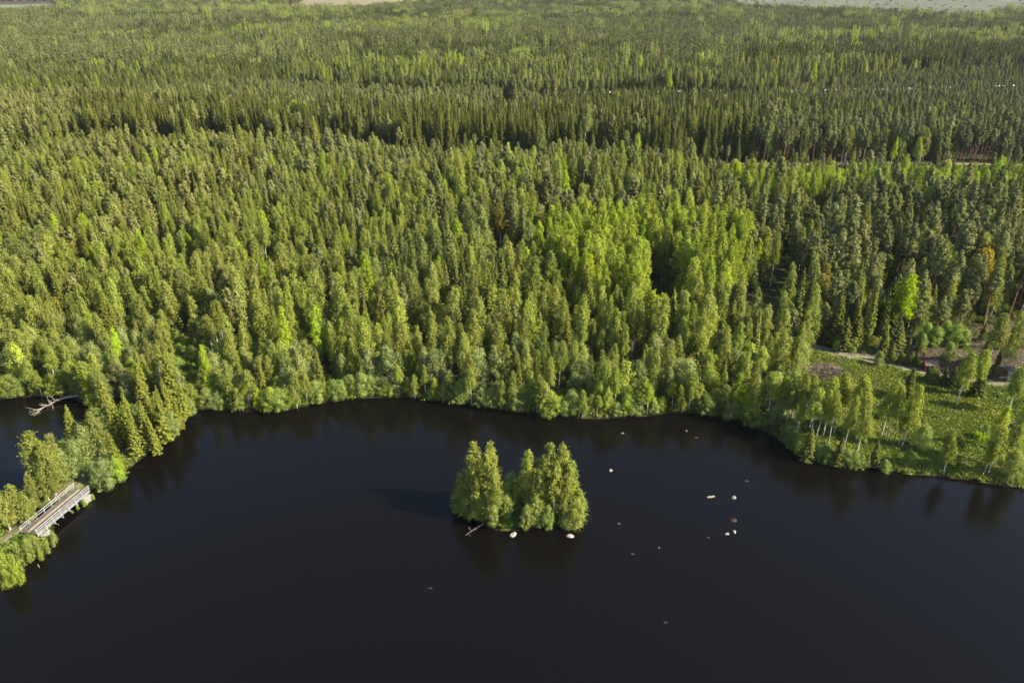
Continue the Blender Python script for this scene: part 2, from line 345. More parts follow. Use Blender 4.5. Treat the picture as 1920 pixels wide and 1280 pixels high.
# ------------------------------------------------------------------ ground, water
def axis(a0, d0, d1, a1, step, grow):
    mid = list(np.arange(d0, d1, step)); lo, hi = [], []; s = step; x = d0
    while x > a0: s *= grow; x -= s; lo.append(x)
    s = step; x = d1
    while x < a1: x += s; hi.append(x); s *= grow
    return np.array(lo[::-1] + mid + hi)
gx = axis(-5000, -125, 125, 5000, 1.15, 1.06); gy = axis(-1200, 60, 215, 6500, 1.15, 1.045)
X, Y = np.meshgrid(gx, gy); xs, ys = X.ravel(), Y.ravel(); zs = gz(xs, ys)
nx, ny = len(gx), len(gy); idx = np.arange(nx * ny).reshape(ny, nx)
gf = np.stack([idx[:-1, :-1], idx[:-1, 1:], idx[1:, 1:], idx[1:, :-1]], -1).reshape(-1, 4)
gm = bpy.data.materials.new('ground'); gm.use_nodes = True
gme = mesh_np('ground', np.stack([xs, ys, zs], 1), gf, [gm], smooth=True)
sd_ = land(xs, ys)
def soft(poly, wd):
    d = distline(xs, ys, poly, True); s = np.where(inpoly(xs, ys, poly), d, -d); return np.clip(s / wd + .5, 0, 1)
n1 = vnoise(xs, ys, 9, 1); n2 = vnoise(xs, ys, 3, 2); n3 = vnoise(xs, ys, 40, 4)
col = np.empty((len(xs), 3)); col[:] = (0.050, 0.052, 0.020); col *= (.6 + .8 * n1)[:, None]
def lay(mask, c):
    global col
    c = np.asarray(c, float); c = np.broadcast_to(c, col.shape); col = col * (1 - mask[:, None]) + c * mask[:, None]
green = np.array((0.165, 0.183, 0.062)); dry = np.array((0.27, 0.24, 0.11)); brown = np.array((0.155, 0.115, 0.078))
mix = np.clip((n1 - .3) * 1.6, 0, 1)[:, None]
lay(soft(meadow, 3), green * (1 - mix) + dry * .8 * mix)
lay(soft(W([(1600, 700), (1660, 693), (1760, 712), (1740, 735), (1660, 725)]), 3) * .8, (0.16, 0.27, 0.03))
lay(soft(W([(1855, 745), (1865, 735), (1900, 742), (1905, 775), (1880, 790), (1862, 765)]), 2) * .9, (0.17, 0.28, 0.04))
lay(soft(W([(1500, 700), (1560, 675), (1625, 695), (1640, 735), (1600, 760), (1530, 735)]), 3) * .85, brown)
lay(soft(W([(1520, 770), (1600, 760), (1650, 800), (1660, 840), (1600, 850), (1520, 815)]), 4) * .8, brown * .8)
lay(soft(meadow, 4) * np.clip((vnoise(xs, ys, 5, 12) - .55) * 4, 0, 1) * .8, dry)
lay(soft(meadow, 4) * np.clip((vnoise(xs, ys, 4, 13) - .66) * 5, 0, 1) * .4, brown * .9)
lay(soft(clearcut, 4) * np.clip(.55 + n1 * .6, 0, 1), brown * (1.1) * (.6 + .7 * n2)[:, None])
lay(soft(opening, 3), green * (1 - mix) + dry * mix)
lay(np.clip(1 - distline(xs, ys, cause) / 3.2, 0, 1) * (sd_ > .3), dry * (.6 + .5 * n1)[:, None])
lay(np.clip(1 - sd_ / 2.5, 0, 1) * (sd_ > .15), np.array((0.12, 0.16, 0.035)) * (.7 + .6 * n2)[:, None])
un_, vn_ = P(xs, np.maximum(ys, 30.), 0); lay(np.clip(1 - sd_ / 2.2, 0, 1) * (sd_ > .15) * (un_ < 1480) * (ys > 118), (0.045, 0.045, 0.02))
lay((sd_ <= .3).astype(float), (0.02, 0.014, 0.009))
lay(soft(bog1, 12), np.array((0.25, 0.205, 0.125)) * (.85 + .3 * n3)[:, None]); lay(soft(bog2, 12), np.array((0.125, 0.135, 0.090)) * (.8 + .4 * n3)[:, None])
lay(soft(field_brown, 6), (0.075, 0.055, 0.05)); lay(soft(field_green, 6), (0.19, 0.22, 0.115)); lay(soft(clear3, 8), (0.13, 0.11, 0.07)); lay(soft(clear4, 8), (0.085, 0.07, 0.045))
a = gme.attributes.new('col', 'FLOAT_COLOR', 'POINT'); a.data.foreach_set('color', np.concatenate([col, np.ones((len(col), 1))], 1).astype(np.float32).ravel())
n = gm.node_tree.nodes; l = gm.node_tree.links; b = n['Principled BSDF']; b.inputs['Roughness'].default_value = .95; b.inputs['Specular IOR Level'].default_value = .1
at_ = n.new('ShaderNodeAttribute'); at_.attribute_name = 'col'; tc = n.new('ShaderNodeTexCoord')
no = n.new('ShaderNodeTexNoise'); no.inputs['Scale'].default_value = 1.3; no.inputs['Detail'].default_value = 8; no.inputs['Roughness'].default_value = .7
mr = n.new('ShaderNodeMapRange'); mr.inputs[1].default_value = .3; mr.inputs[2].default_value = .7; mr.inputs[3].default_value = .35; mr.inputs[4].default_value = 1.6
vm = n.new('ShaderNodeVectorMath'); vm.operation = 'SCALE'; bp = n.new('ShaderNodeBump'); bp.inputs['Strength'].default_value = .8; bp.inputs['Distance'].default_value = .5
l.new(tc.outputs['Object'], no.inputs[0]); l.new(no.outputs[0], mr.inputs[0]); l.new(at_.outputs['Vector'], vm.inputs[0]); l.new(mr.outputs[0], vm.inputs['Scale']); l.new(vm.outputs[0], b.inputs[0])
l.new(no.outputs[0], bp.inputs['Height']); l.new(bp.outputs[0], b.inputs['Normal'])
go_ = bpy.data.objects.new('ground', gme); C.objects.link(go_); go_['kind'] = 'structure'

wm, n, l, b = nmat('lake_water', .11); b.inputs['Base Color'].default_value = (0.0040, 0.0032, 0.0028, 1); b.inputs['IOR'].default_value = 1.33; b.inputs['Specular IOR Level'].default_value = .38
tc = n.new('ShaderNodeTexCoord'); mp = n.new('ShaderNodeMapping'); mp.inputs['Scale'].default_value = (1, 1.5, 1)
no = n.new('ShaderNodeTexNoise'); no.inputs['Scale'].default_value = 3.0; no.inputs['Detail'].default_value = 5; no.inputs['Roughness'].default_value = .65
bp = n.new('ShaderNodeBump'); bp.inputs['Strength'].default_value = .32; bp.inputs['Distance'].default_value = .05
l.new(tc.outputs['Object'], mp.inputs[0]); l.new(mp.outputs[0], no.inputs[0]); l.new(no.outputs[0], bp.inputs['Height']); l.new(bp.outputs[0], b.inputs['Normal'])
n2_ = n.new('ShaderNodeTexNoise'); n2_.inputs['Scale'].default_value = .022; n2_.inputs['Detail'].default_value = 3; m2 = n.new('ShaderNodeMapRange'); m2.inputs[1].default_value = .35; m2.inputs[2].default_value = .65; m2.inputs[3].default_value = .035; m2.inputs[4].default_value = .085
m3 = n.new('ShaderNodeMapping'); m3.inputs['Scale'].default_value = (.5, 1.6, 1); l.new(tc.outputs['Object'], m3.inputs[0]); l.new(m3.outputs[0], n2_.inputs[0]); l.new(n2_.outputs[0], m2.inputs[0]); l.new(m2.outputs[0], b.inputs['Roughness'])
wme = mesh_np('water', [(-600, -900, 0), (700, -900, 0), (700, 190, 0), (-600, 190, 0)], [[0, 1, 2, 3]], [wm])
wo = bpy.data.objects.new('water', wme); C.objects.link(wo); wo['kind'] = 'structure'

def ribbon(name, pts, width, mat_, lift=.05, step=2.0, kind='structure'):
    p = np.array(pts); d = np.r_[0, np.cumsum(np.hypot(*(p[1:] - p[:-1]).T))]; s = np.arange(0, d[-1], step)
    x, y = np.interp(s, d, p[:, 0]), np.interp(s, d, p[:, 1]); tx, ty = np.gradient(x), np.gradient(y); L = np.hypot(tx, ty)
    ww = width * (.85 + .3 * vnoise(s, s * 0, 5, 8)) / 2; co = []
    for k in (-1, -.5, 0, .5, 1):
        a, b2 = x - ty / L * ww * k, y + tx / L * ww * k; co.append(np.stack([a, b2, gz(a, b2) + lift + (0.02 if abs(k) < 1 else -.04)], 1))
    co = np.stack(co, 1).reshape(-1, 3); m = len(s)
    f = [[i * 5 + k, i * 5 + k + 1, (i + 1) * 5 + k + 1, (i + 1) * 5 + k] for i in range(m - 1) for k in range(4)]
    o = bpy.data.objects.new(name, mesh_np(name, co, f, [mat_], smooth=True)); C.objects.link(o); o['kind'] = kind; return o
M['gravel'] = pmat('gravel', (0.11, 0.115, 0.055), (0.27, 0.235, 0.165), .9, .95, .4)
M['sand_road'] = pmat('sand_road', (0.08, 0.10, 0.04), (0.28, 0.23, 0.13), .10, .95)
M['far_road'] = pmat('far_road', (0.50, 0.48, 0.45), (0.70, 0.68, 0.65), .3, .95)
ribbon('driveway', drive, 3.3, M['gravel'])
ribbon('forest_track', strip, 2.6, M['sand_road'], .12)
ribbon('road', road_far, 7.5, M['far_road'], .15, 4)
ribbon('causeway_path', W([(400, 735), (362, 762), (320, 795), (280, 828), (220, 864), (152, 902)]), 2.0, M['gravel'], .05)
ribbon('causeway_path', W([(52, 990), (0, 1030), (-80, 1080)]), 1.3, M['gravel'], .03)
ribbon('forest_track', W([(1400, 424), (1447, 427), (1500, 424)]), 4.0, M['gravel'], .1)

# ------------------------------------------------------------------ where each tree stands
trees = []      # (kind, x, y, z, height, width factor, tint rgb, hand)
TINT = {'birch': (1, 1, 1), 'bright': (1.12, 1.22, .75), 'yellow': (1.45, 1.12, .55), 'ochre': (1.25, .98, .52), 'fresh': (1.15, 1.38, .6), 'cool': (.82, .95, 1.15)}
def put(kind, x, y, H, tint, wf=1.0, hand=False, z=None):
    trees.append((kind, x, y, gz1(x, y) if z is None else z, H, wf, tint, hand))
def tip(kind, tu, tv, bv, tint=(1, 1, 1), wf=1.0):
    """a tree whose top stands at (tu, tv) and whose foot is at photo height bv"""
    bu = tu + (960 - tu) * (bv - tv) / (3500 - tv)
    x, y, _ = G(bu, bv, .4)
    lo, hi = 1., 30.
    for _ in range(30):
        h = (lo + hi) / 2
        if P(x, y, .4 + h)[1] > tv: lo = h
        else: hi = h
    put(kind, x, y, lo, tint, wf, True)
rt = lambda base, s=.1: tuple(float(c) for c in np.array(base) * (1 + R_.normal() * s) * (1 + R_.normal(size=3) * s * .22))
B, S_, A_, PN = 'birch_tree', 'spruce_tree', 'alder_tree', 'pine_tree'
# the wooded islet
for (tu, tv, bv, w_) in [(882, 818, 955, 1.15), (897, 830, 942, 1.), (910, 836, 962, 1.), (927, 827, 950, 1.0), (919, 850, 975, .95), (929, 868, 979, .85), (990, 845, 960, 1.1), (1029, 830, 956, 1.15),
                         (1055, 831, 957, 1.05), (1072, 856, 968, 1.15), (1009, 856, 950, 1.1), (862, 872, 958, 1.2), (1040, 862, 975, 1.), (1000, 880, 972, .8), (1085, 905, 972, 1.3), (1016, 880, 972, 1.1), (893, 858, 968, 1.1), (1062, 880, 978, 1.1)]:
    tip(B, tu, tv, bv, rt((1.07, 1.09, .9)), w_ * 1.0)
for (tu, tv, bv, w_) in [(958, 893, 940, .9), (948, 915, 958, .9), (968, 925, 962, .9), (976, 900, 938, .8), (1078, 930, 982, 1.), (900, 925, 970, .9), (925, 945, 985, .8), (985, 945, 988, .8), (1005, 930, 980, .9), (1030, 945, 986, .8), (880, 915, 962, .9), (1060, 945, 984, .8), (950, 935, 975, .9)]:
    tip(A_, tu, tv, bv, rt((1.05, 1.1, .7) if tu > 1060 else (.95, 1, .75)), w_)
# the causeway
SY = (1.12, 1.15, .75)
for (tu, tv, bv, w_) in [(181, 705, 806, 1.25), (247, 655, 762, 1.1), (306, 652, 765, 1.2), (118, 769, 868, 1.1), (251, 751, 842, 1.15), (234, 771, 857, 1.1), (203, 804, 886, 1.15), (306, 707, 800, 1.25), (285, 720, 826, 1.1), (330, 712, 786, 1.1),
                         (222, 738, 842, 1.1), (262, 705, 805, 1.1), (200, 745, 838, 1.), (275, 770, 846, 1.0), (325, 745, 800, 1.0)]:
    tip(S_, tu, tv, bv, rt(SY, .06), w_)
for (tu, tv, bv, w_) in [(52, 808, 925, 1.5), (72, 828, 930, 1.3), (90, 812, 905, 1.2), (162, 773, 872, 1.25), (42, 882, 948, 1.1), (86, 878, 936, 1.0), (70, 872, 938, 1.1), (291, 730, 812, .8), (17, 905, 984, 1.5), (-8, 920, 996, 1.4), (38, 925, 987, 1.1), (-40, 900, 990, 1.4)]:
    tip(B, tu, tv, bv, rt((1, 1.03, .95)), w_)
for (tu, tv, bv, w_) in [(150, 812, 880, 1.2), (130, 835, 895, 1.1), (185, 858, 906, 1.2), (170, 865, 905, 1.), (195, 770, 835, .9), (350, 745, 775, 1.), (318, 770, 812, .9), (112, 850, 900, 1.1), (210, 870, 893, .7)]:
    tip(A_, tu, tv, bv, rt((1, 1.05, 1)), w_)
tip(A_, 207, 852, 896, (1.15, 1.4, .5), .9); tip(A_, 14, 1026, 1086, (1.12, 1.2, .55), .62); tip(A_, -10, 1030, 1094, (1.12, 1.15, .55), .7)
for (tu, tv, bv) in [(45, 1005, 1048), (60, 995, 1038), (82, 1005, 1032), (95, 985, 1012), (70, 1018, 1045), (30, 1010, 1050), (95, 1000, 1020)]:
    tip(A_, tu, tv + 6, bv, rt((1.05, 1.08, .75)), .55)
for (tu, tv, bv) in [(152, 925, 944), (130, 945, 957), (140, 935, 950), (168, 915, 932)]: tip(A_, tu, tv, bv, rt((1.15, 1.3, .6)), .55)
# birches, spruces on the right bank
for (tu, tv, bv, w_, tn) in [(1472, 690, 770, .9, 1), (1520, 700, 797, 1.1, 1), (1535, 712, 808, 1.1, 1), (1549, 728, 822, 1., 1), (1588, 703, 818, 1.25, 1), (1575, 735, 835, .9, 1), (1634, 706, 830, 1.25, 1.1), (1632, 745, 860, 1.1, 1.05),
                             (1680, 712, 822, 1.15, 1), (1690, 722, 832, 1., 1), (1722, 724, 842, 1.1, 1.05), (1705, 760, 840, .8, 1), (1822, 665, 766, 1.25, 1.05), (1850, 658, 749, 1.3, 1.1), (1918, 690, 779, 1.5, .95), (1886, 762, 846, 1.15, 1.35),
                             (1884, 795, 892, 1.2, 1.05), (1915, 795, 892, 1.2, 1), (1795, 802, 886, 1.25, 1.05), (1865, 830, 890, 1., 1.05), (1605, 740, 845, .9, 1), (1500, 705, 790, .9, 1), (1485, 730, 800, 1.1, 1), (1508, 745, 820, 1, 1), (1935, 760, 880, 1.4, 1)]:
    tip(B, tu, tv, bv, rt((1.08 * tn, 1.12 * tn, .82)), w_ * .88)
for (tu, tv, bv, w_, tn) in [(1526, 795, 858, 1.5, 1.1), (1580, 812, 868, 1.3, .8), (1711, 694, 757, 1.5, .7), (1674, 648, 683, 1.5, .9), (1857, 634, 690, 1.3, .75), (1650, 828, 868, 1.4, .8), (1630, 845, 872, 1.2, .8), (1703, 664, 688, 1.4, .8), (1691, 662, 686, 1.4, .9),
                             (1719, 666, 691, 1.4, .85), (1745, 690, 718, 1.4, .75), (1760, 690, 722, 1.4, .75), (1776, 692, 728, 1.3, .7), (1792, 692, 732, 1.4, .7), (1806, 695, 735, 1.3, .7), (1836, 700, 748, 1.4, .7), (1848, 698, 750, 1.4, .7), (1868, 680, 712, 1.2, .7),
                             (1462, 770, 812, 1.1, .7), (1915, 600, 648, 1.2, .8), (1880, 655, 690, 1.1, .8), (1728, 640, 668, 1.4, .9), (1708, 636, 665, 1.3, .9)]:
    tip(S_, tu, tv, bv, rt((tn, tn * 1.03, tn * .9), .05), w_)
for (tu, tv, bv, w_) in [(1785, 650, 683, 1.1), (1810, 690, 722, 1.0), (1650, 665, 690, 1.1), (1752, 695, 722, .9), (1735, 800, 845, 1.), (1850, 800, 826, .8), (1660, 755, 790, .9), (1905, 850, 895, 1.1)]:
    tip(A_, tu, tv, bv, rt((1.05, 1.12, .8)), w_)
tip(A_, 1838, 815, 830, (1.9, 2.1, .25), .55); tip(A_, 1846, 816, 830, (1.9, 2.1, .25), .5); tip(A_, 1831, 812, 827, (1.9, 2.1, .25), .45)
for (tu, tv, bv, w_) in [(1740, 612, 650, 1.1), (1758, 618, 655, 1.1), (1778, 610, 648, 1.2), (1795, 615, 652, 1.2), (1812, 625, 655, 1.1), (1730, 632, 660, 1.), (1830, 672, 700, 1.1), (1815, 674, 706, 1.0), (1600, 640, 664, 1.1), (1570, 640, 662, 1.0)]:
    tip(A_, tu, tv, bv, rt((1.08, 1.25, .85), .08), w_)
for (tu, tv, bv, w_) in [(1590, 600, 662, 1.5), (1612, 595, 660, 1.5), (1668, 612, 668, 1.4), (1690, 606, 666, 1.5), (1885, 618, 660, 1.1), (1850, 610, 645, 1.2)]:
    tip(S_, tu, tv, bv, rt((.95, 1.0, .85), .08), w_)
for (tu, tv, bv) in [(1478, 795, 826), (1490, 808, 838), (1502, 815, 846), (1540, 830, 858), (1553, 828, 861), (1562, 840, 864), (1594, 838, 869), (1606, 842, 871), (1620, 850, 873), (1665, 858, 880), (1707, 848, 872), (1590, 790, 820), (1545, 775, 800)]:
    tip(A_, tu, tv, bv, rt((.98, 1.1, .8), .1), .95)
for (tu, tv, bv, w_) in [(1492, 700, 800, 1.2), (1476, 706, 790, 1.3), (1455, 700, 790, 1.3), (1566, 712, 822, 1.1)]:
    tip(B, tu, tv, bv, rt((1.08, 1.18, .82)), w_)
# a few trees that stand out of the wood
for (k, tu, tv, bv, tn, w_) in [(B, 1015, 398, 500, TINT['ochre'], 1.7), (B, 1714, 512, 640, (1.3, 1.55, .35), 1.35), (B, 1232, 545, 655, (1.25, 1.25, .6), 1.6), (B, 1215, 552, 650, (1.25, 1.25, .6), 1.5), (B, 1250, 552, 652, (1.25, 1.25, .6), 1.4), (B, 1097, 572, 655, (1.28, 1.0, .68), 1.3), (B, 1858, 470, 580, (1.5, 1.1, .55), 1.8), (B, 438, 452, 540, (1.15, 1.28, .6), 1.9), (B, 300, 195, 235, TINT['fresh'], 1.3),
                                (B, 548, 190, 262, (1.1, 1.25, .4), 1.8), (B, 560, 190, 264, (1.1, 1.25, .4), 1.8), (B, 572, 193, 265, (1.1, 1.25, .4), 1.7), (S_, 664, 325, 430, (.8, .8, .9), 1.3), (S_, 630, 480, 570, (1., .95, .8), 1.3), (S_, 608, 397, 465, (.45, .5, .6), 1.1), (S_, 780, 612, 662, (1.1, 1, .7), 1.5),
                                (A_, 92, 320, 370, (1, 1.2, .8), 1.), (B, 1681, 262, 322, (1.25, 1.5, .35), .8), (B, 1598, 225, 275, (1.25, 1.5, .35), .7), (B, 1763, 205, 255, (1.2, 1.4, .45), .8), (A_, 390, 548, 610, (1.05, 1.15, 1.3), 1.3), (B, 1728, 262, 318, (1.2, 1.4, .45), 1.2)]:
    tip(k, tu, tv, bv, tn, w_)
sp_ = np.array(W([q for q in shore_px])); dd = np.r_[0, np.cumsum(np.hypot(*(sp_[1:] - sp_[:-1]).T))]; q_ = 0.
while q_ < dd[-1]:
    x, y = np.interp(q_, dd, sp_[:, 0]), np.interp(q_, dd, sp_[:, 1]); u, v = P(x, y, 0); q_ += R_.uniform(1.2, 2.3)
    if not (-200 < u < 1470 and v < 800) or (130 < u < 362 and v > 768): continue
    e = .5; gxx = land(np.array([x + e, x - e, x, x]), np.array([y, y, y + e, y - e])); g = np.array([gxx[0] - gxx[1], gxx[2] - gxx[3]]); g /= np.linalg.norm(g) + 1e-9
    o_ = R_.uniform(.1, 1.3); r_ = R_.random()
    put(A_ if r_ < .6 else B, float(x + g[0] * o_), float(y + g[1] * o_), float(R_.uniform(2.4, 5.0) if r_ < .6 else R_.uniform(4.5, 9)), rt((1.0, 1.06, .85) if R_.random() < .8 else (1.15, 1.25, .6), .12), float(R_.uniform(1.1, 1.5)))
hx = np.array([(t[1], t[2]) for t in trees])

brightpoly = [(1040, 480), (1120, 470), (1290, 480), (1395, 500), (1400, 560), (1330, 620), (1180, 640), (1060, 600), (1020, 540)]
rowpoly = [(1540, 372), (1600, 362), (1760, 372), (1960, 384), (1960, 430), (1760, 415), (1540, 405)]
rowpoly2 = [(1340, 375), (1480, 370), (1540, 380), (1540, 410), (1400, 410)]
#
def scatter(Y0, Y1, cell, mode):
    xmax = Y1 * .78 + 120
    gx_ = np.arange(-xmax, xmax, cell); gy_ = np.arange(Y0, Y1, cell); XX, YY = np.meshgrid(gx_, gy_)
    XX = XX + (np.arange(len(gy_)) % 2)[:, None] * cell * .5
    x = (XX + R_.uniform(-.42, .42, XX.shape) * cell).ravel(); y = (YY + R_.uniform(-.42, .42, XX.shape) * cell).ravel()
    k = np.abs(x) < y * .72 + np.where(y < 700, 75, 110); x, y = x[k], y[k]
    s = land(x, y); k = s > .8; x, y, s = x[k], y[k], s[k]
    u, v = P(x, y, 0.5)
    dead = np.zeros(x.shape, bool)
    for poly in (*glimpse, meadow, clearcut, opening, patch, bog1, field_brown, field_green, clear3, clear4): dead |= inpoly(x, y, poly)
    dead |= (distline(x, y, drive) < 3.2) | (distline(x, y, strip) < 3.0) | (distline(x, y, road_far) < (6 if mode == 0 else 9)) | (distline(x, y, cause) < 15) & (y < 131) & (u < 372)
    dead |= inpoly(x, y, bog2) & (R_.random(x.shape) > .05)
    dead |= (vnoise(x, y, 13, 24) > .80) & (v < 640) | (s < 30) & (distline(x, y, isl, True) < 12) | inpoly(x, y, isl)
    k = ~dead; return x[k], y[k], s[k], u[k], v[k]
stx = R_.uniform(-2600, 2600, 700); sty = R_.uniform(300, 3700, 700); sth = R_.uniform(.55, 1.25, 700); stm = R_.random(700)
def stand(x, y):
    r = np.zeros(len(x), int)
    xx, yy = x + 40 * (vnoise(x, y, 50, 81) - .5), y + 40 * (vnoise(x, y, 50, 82) - .5)
    for a in range(0, len(x), 4000):
        r[a:a + 4000] = (((xx[a:a + 4000, None] - stx) * .55) ** 2 + (yy[a:a + 4000, None] - sty) ** 2).argmin(1)
    return r
def Lb(u): return np.interp(u, [-200, 0, 150, 300, 500, 900, 1430, 1500], [292, 290, 282, 272, 281, 300, 308, 308]) + 5 * np.sin(u / 37.) + 3 * np.sin(u / 13.)
def species(x, y, s, u, v):
    """share of each kind by place: birch, alder, spruce, pine"""
    n = len(x); wt = np.zeros((n, 4)); nz = vnoise(x, y, 26, 31); nb_ = vnoise(x, y, 90, 33); nf = vnoise(x, y, 14, 35)
    def setw(m, b, a, sp, p): wt[m] = (b, a, sp, p)
    setw(v < 5000, .16, .0, .24, .60)
    far = v < 200
    setw(far & (nb_ > .66), .34, 0, .28, .38); setw(far & (nb_ < .25), .06, 0, .74, .20); setw(far & (nb_ >= .25) & (nb_ <= .62), .10, 0, .18, .72)
    setw((v >= 200) & (v < 262), .06, 0, .12, .82)
    setw((v >= 185) & (v < 260) & (u < 420), .25, .0, .45, .30)
    band = (v > Lb(u) - 46) & (v < Lb(u)) & (u > 150) & (u < 1440)
    setw((v >= 262) & (v < 350), .28, .0, .18, .54); setw(band, .03, 0, .92, .05)
    setw((v > 112) & (v < 146) & (u > 1380), .04, 0, .90, .06); setw((v >= 172) & (v < 345) & (u > 1430), .10, 0, .07, .83)
    mid = (v >= 350) & (v < 480)
    setw(mid & (u < 520), .30, .02, .32, .36); setw(mid & (u >= 520) & (u < 1440), .56, .02, .20, .22); setw(mid & (u >= 1440), .24, .04, .24, .48)
    low = (v >= 480)
    setw(low, .74, .08, .14, .04); setw(low & (u < 260), .50, .12, .30, .08); setw(low & (u > 1400) & (v < 668), .26, .05, .28, .41)
    setw(low & (u > 1380) & (u < 1520) & (v > 560), .80, .12, .05, .03)
    setw(inpoly(u, v, brightpoly) , .93, 0, .04, .03); setw(inpoly(u, v, rowpoly) | inpoly(u, v, rowpoly2), .9, 0, .08, .02)
    setw((v > 640) & (u < 360), .30, .62, .08, 0)
    near = (s < 22) & (v > 600); setw(near, .52, .43, .05, 0)
    near = (s < 8) & (v > 600); setw(near, .45, .53, .02, 0)
    st = stand(x, y); m = (v < 262) & ~band & ~((v > 112) & (v < 146) & (u > 1380)); mm = stm[st]
    wt[m & (mm < .27)] = (.05, 0, .85, .10); wt[m & (mm > .93)] = (.62, 0, .15, .23); wt[m & (mm > .4) & (mm < .75)] = (.04, 0, .06, .90)
    # stands: sharpen by a slow noise
    wt[:, 2] *= .4 + 1.6 * (nz > .5); wt[:, 3] *= .6 + .8 * (nf > .45); wt /= wt.sum(1)[:, None]
    c = wt.cumsum(1); r = R_.random(n)[:, None]; return (r > c).sum(1)
KN = [B, A_, S_, PN]
def tints(k, x, y, u, v):
    n = len(x); g = np.clip(1 + R_.normal(size=n) * .16, .6, 1.5)[:, None] * (1 + R_.normal(size=(n, 3)) * (.03, .015, .05))
    t = np.ones((n, 3)); hue = vnoise(x, y, 22, 41)
    b = k == 0; t[b] = (1.06, 1.06, .96)
    t[b & (hue > .55)] = (1.04, 1.10, .88); t[b & (hue < .3)] = (.92, .97, 1.08)
    t[b & inpoly(u, v, brightpoly)] = (1.16, 1.26, .66); t[b & (inpoly(u, v, rowpoly) | inpoly(u, v, rowpoly2))] = (1.15, 1.28, .75)
    r = R_.random(n); t[b & (r < .05)] = (1.22, 1.42, .5); t[b & (r > .996)] = (1.25, 1.0, .68)
    a_ = k == 1; t[a_] = (1, 1, 1); t[a_ & (r < .18)] = (1.15, 1.2, .6); t[a_ & (r > .8)] = (1.02, 1.03, 1.15)
    s = k == 2; t[s] = (.85, .9, .85); t[s & (u < 480) & (v > 330)] = (1.05, 1.05, .85); t[s & (v > 640)] = (1.12, 1.12, .8)
    band = s & (v > Lb(u) - 48) & (v < Lb(u)) & (u < 1440); t[band] = (.82, .84, .7)
    p = k == 3; t[p] = (1, 1, 1); t[p & (u < 500)] = (1.12, 1.08, .95); t[p & (v < 200)] = (.90, .95, .88); t[p & (u > 1430) & (v > 170) & (v < 330)] = (.92, .95, 1.0)  # distant pines also get a cooler, duller tint: haze put into their colour
    return t * g
def heights(k, x, y, s, u, v):
    n = len(x); base = np.array([14.0, 7.2, 13.5, 14.0])[k]
    h = base * np.clip(1 + R_.normal(size=n) * .18, .5, 1.4) * (.82 + .3 * vnoise(x, y, 35, 51))
    h = np.where(inpoly(u, v, brightpoly) & (k == 0), 17.5 * (1 + R_.normal(size=n) * .05), h)
    h = np.where((u > 1400) & (v > 380) & (v < 668) & (k == 3), h * 1.15, h)
    h = np.where((s < 14) & (v > 600) & (k != 1), h * .78, h)
    h = np.where((v < 200) & (k != 0), h * .84, h)
    h = np.where(v < 262, h * sth[stand(x, y)], h); bd = (v > Lb(u) - 48) & (v < Lb(u)) & (u > 150) & (u < 1440); h = np.where(bd, 16.8 + 2.2 * R_.normal(size=n), h)
    fr = (v >= Lb(u)) & (v < Lb(u) + 42) & (u < 1440); h = np.where(fr, np.minimum(h, np.maximum(2.0, (v - Lb(u) - 4 + R_.uniform(-8, 14, n) + R_.exponential(12, n) * (R_.random(n) < .6)) * .30)), h)
    bd = (v > 112) & (v < 146) & (u > 1380); h = np.where(bd, 15 + 1.5 * R_.normal(size=n), h)
    # lower young growth before the forest track keeps it in sight
    cap = (u > 1300) & (v > 316) & (v < 402)
    h = np.where(cap, np.minimum(h, np.maximum(1.5, (v - 322 + R_.uniform(-10, 14, n) + R_.exponential(9, n) * (R_.random(n) < .5) + 14 * (vnoise(x, y, 12, 55) - .5)) * .205)), h)
    return h
xs1, ys1, ss1, us1, vs1 = scatter(119, 340, 3.45, 0)
dh = np.full(len(xs1), 99.)
for (a1, b1) in hx: dh = np.minimum(dh, np.hypot(xs1 - a1, ys1 - b1))
keep = dh > 1.5; xs1, ys1, ss1, us1, vs1 = [q[keep] for q in (xs1, ys1, ss1, us1, vs1)]
k1 = species(xs1, ys1, ss1, us1, vs1); t1 = tints(k1, xs1, ys1, us1, vs1); h1 = heights(k1, xs1, ys1, ss1, us1, vs1); z1 = gz(xs1, ys1)
for i in range(len(xs1)):
    trees.append((KN[k1[i]], float(xs1[i]), float(ys1[i]), float(z1[i]), float(h1[i]), float(R_.uniform(.80, 1.28)), tuple(map(float, t1[i])), False))

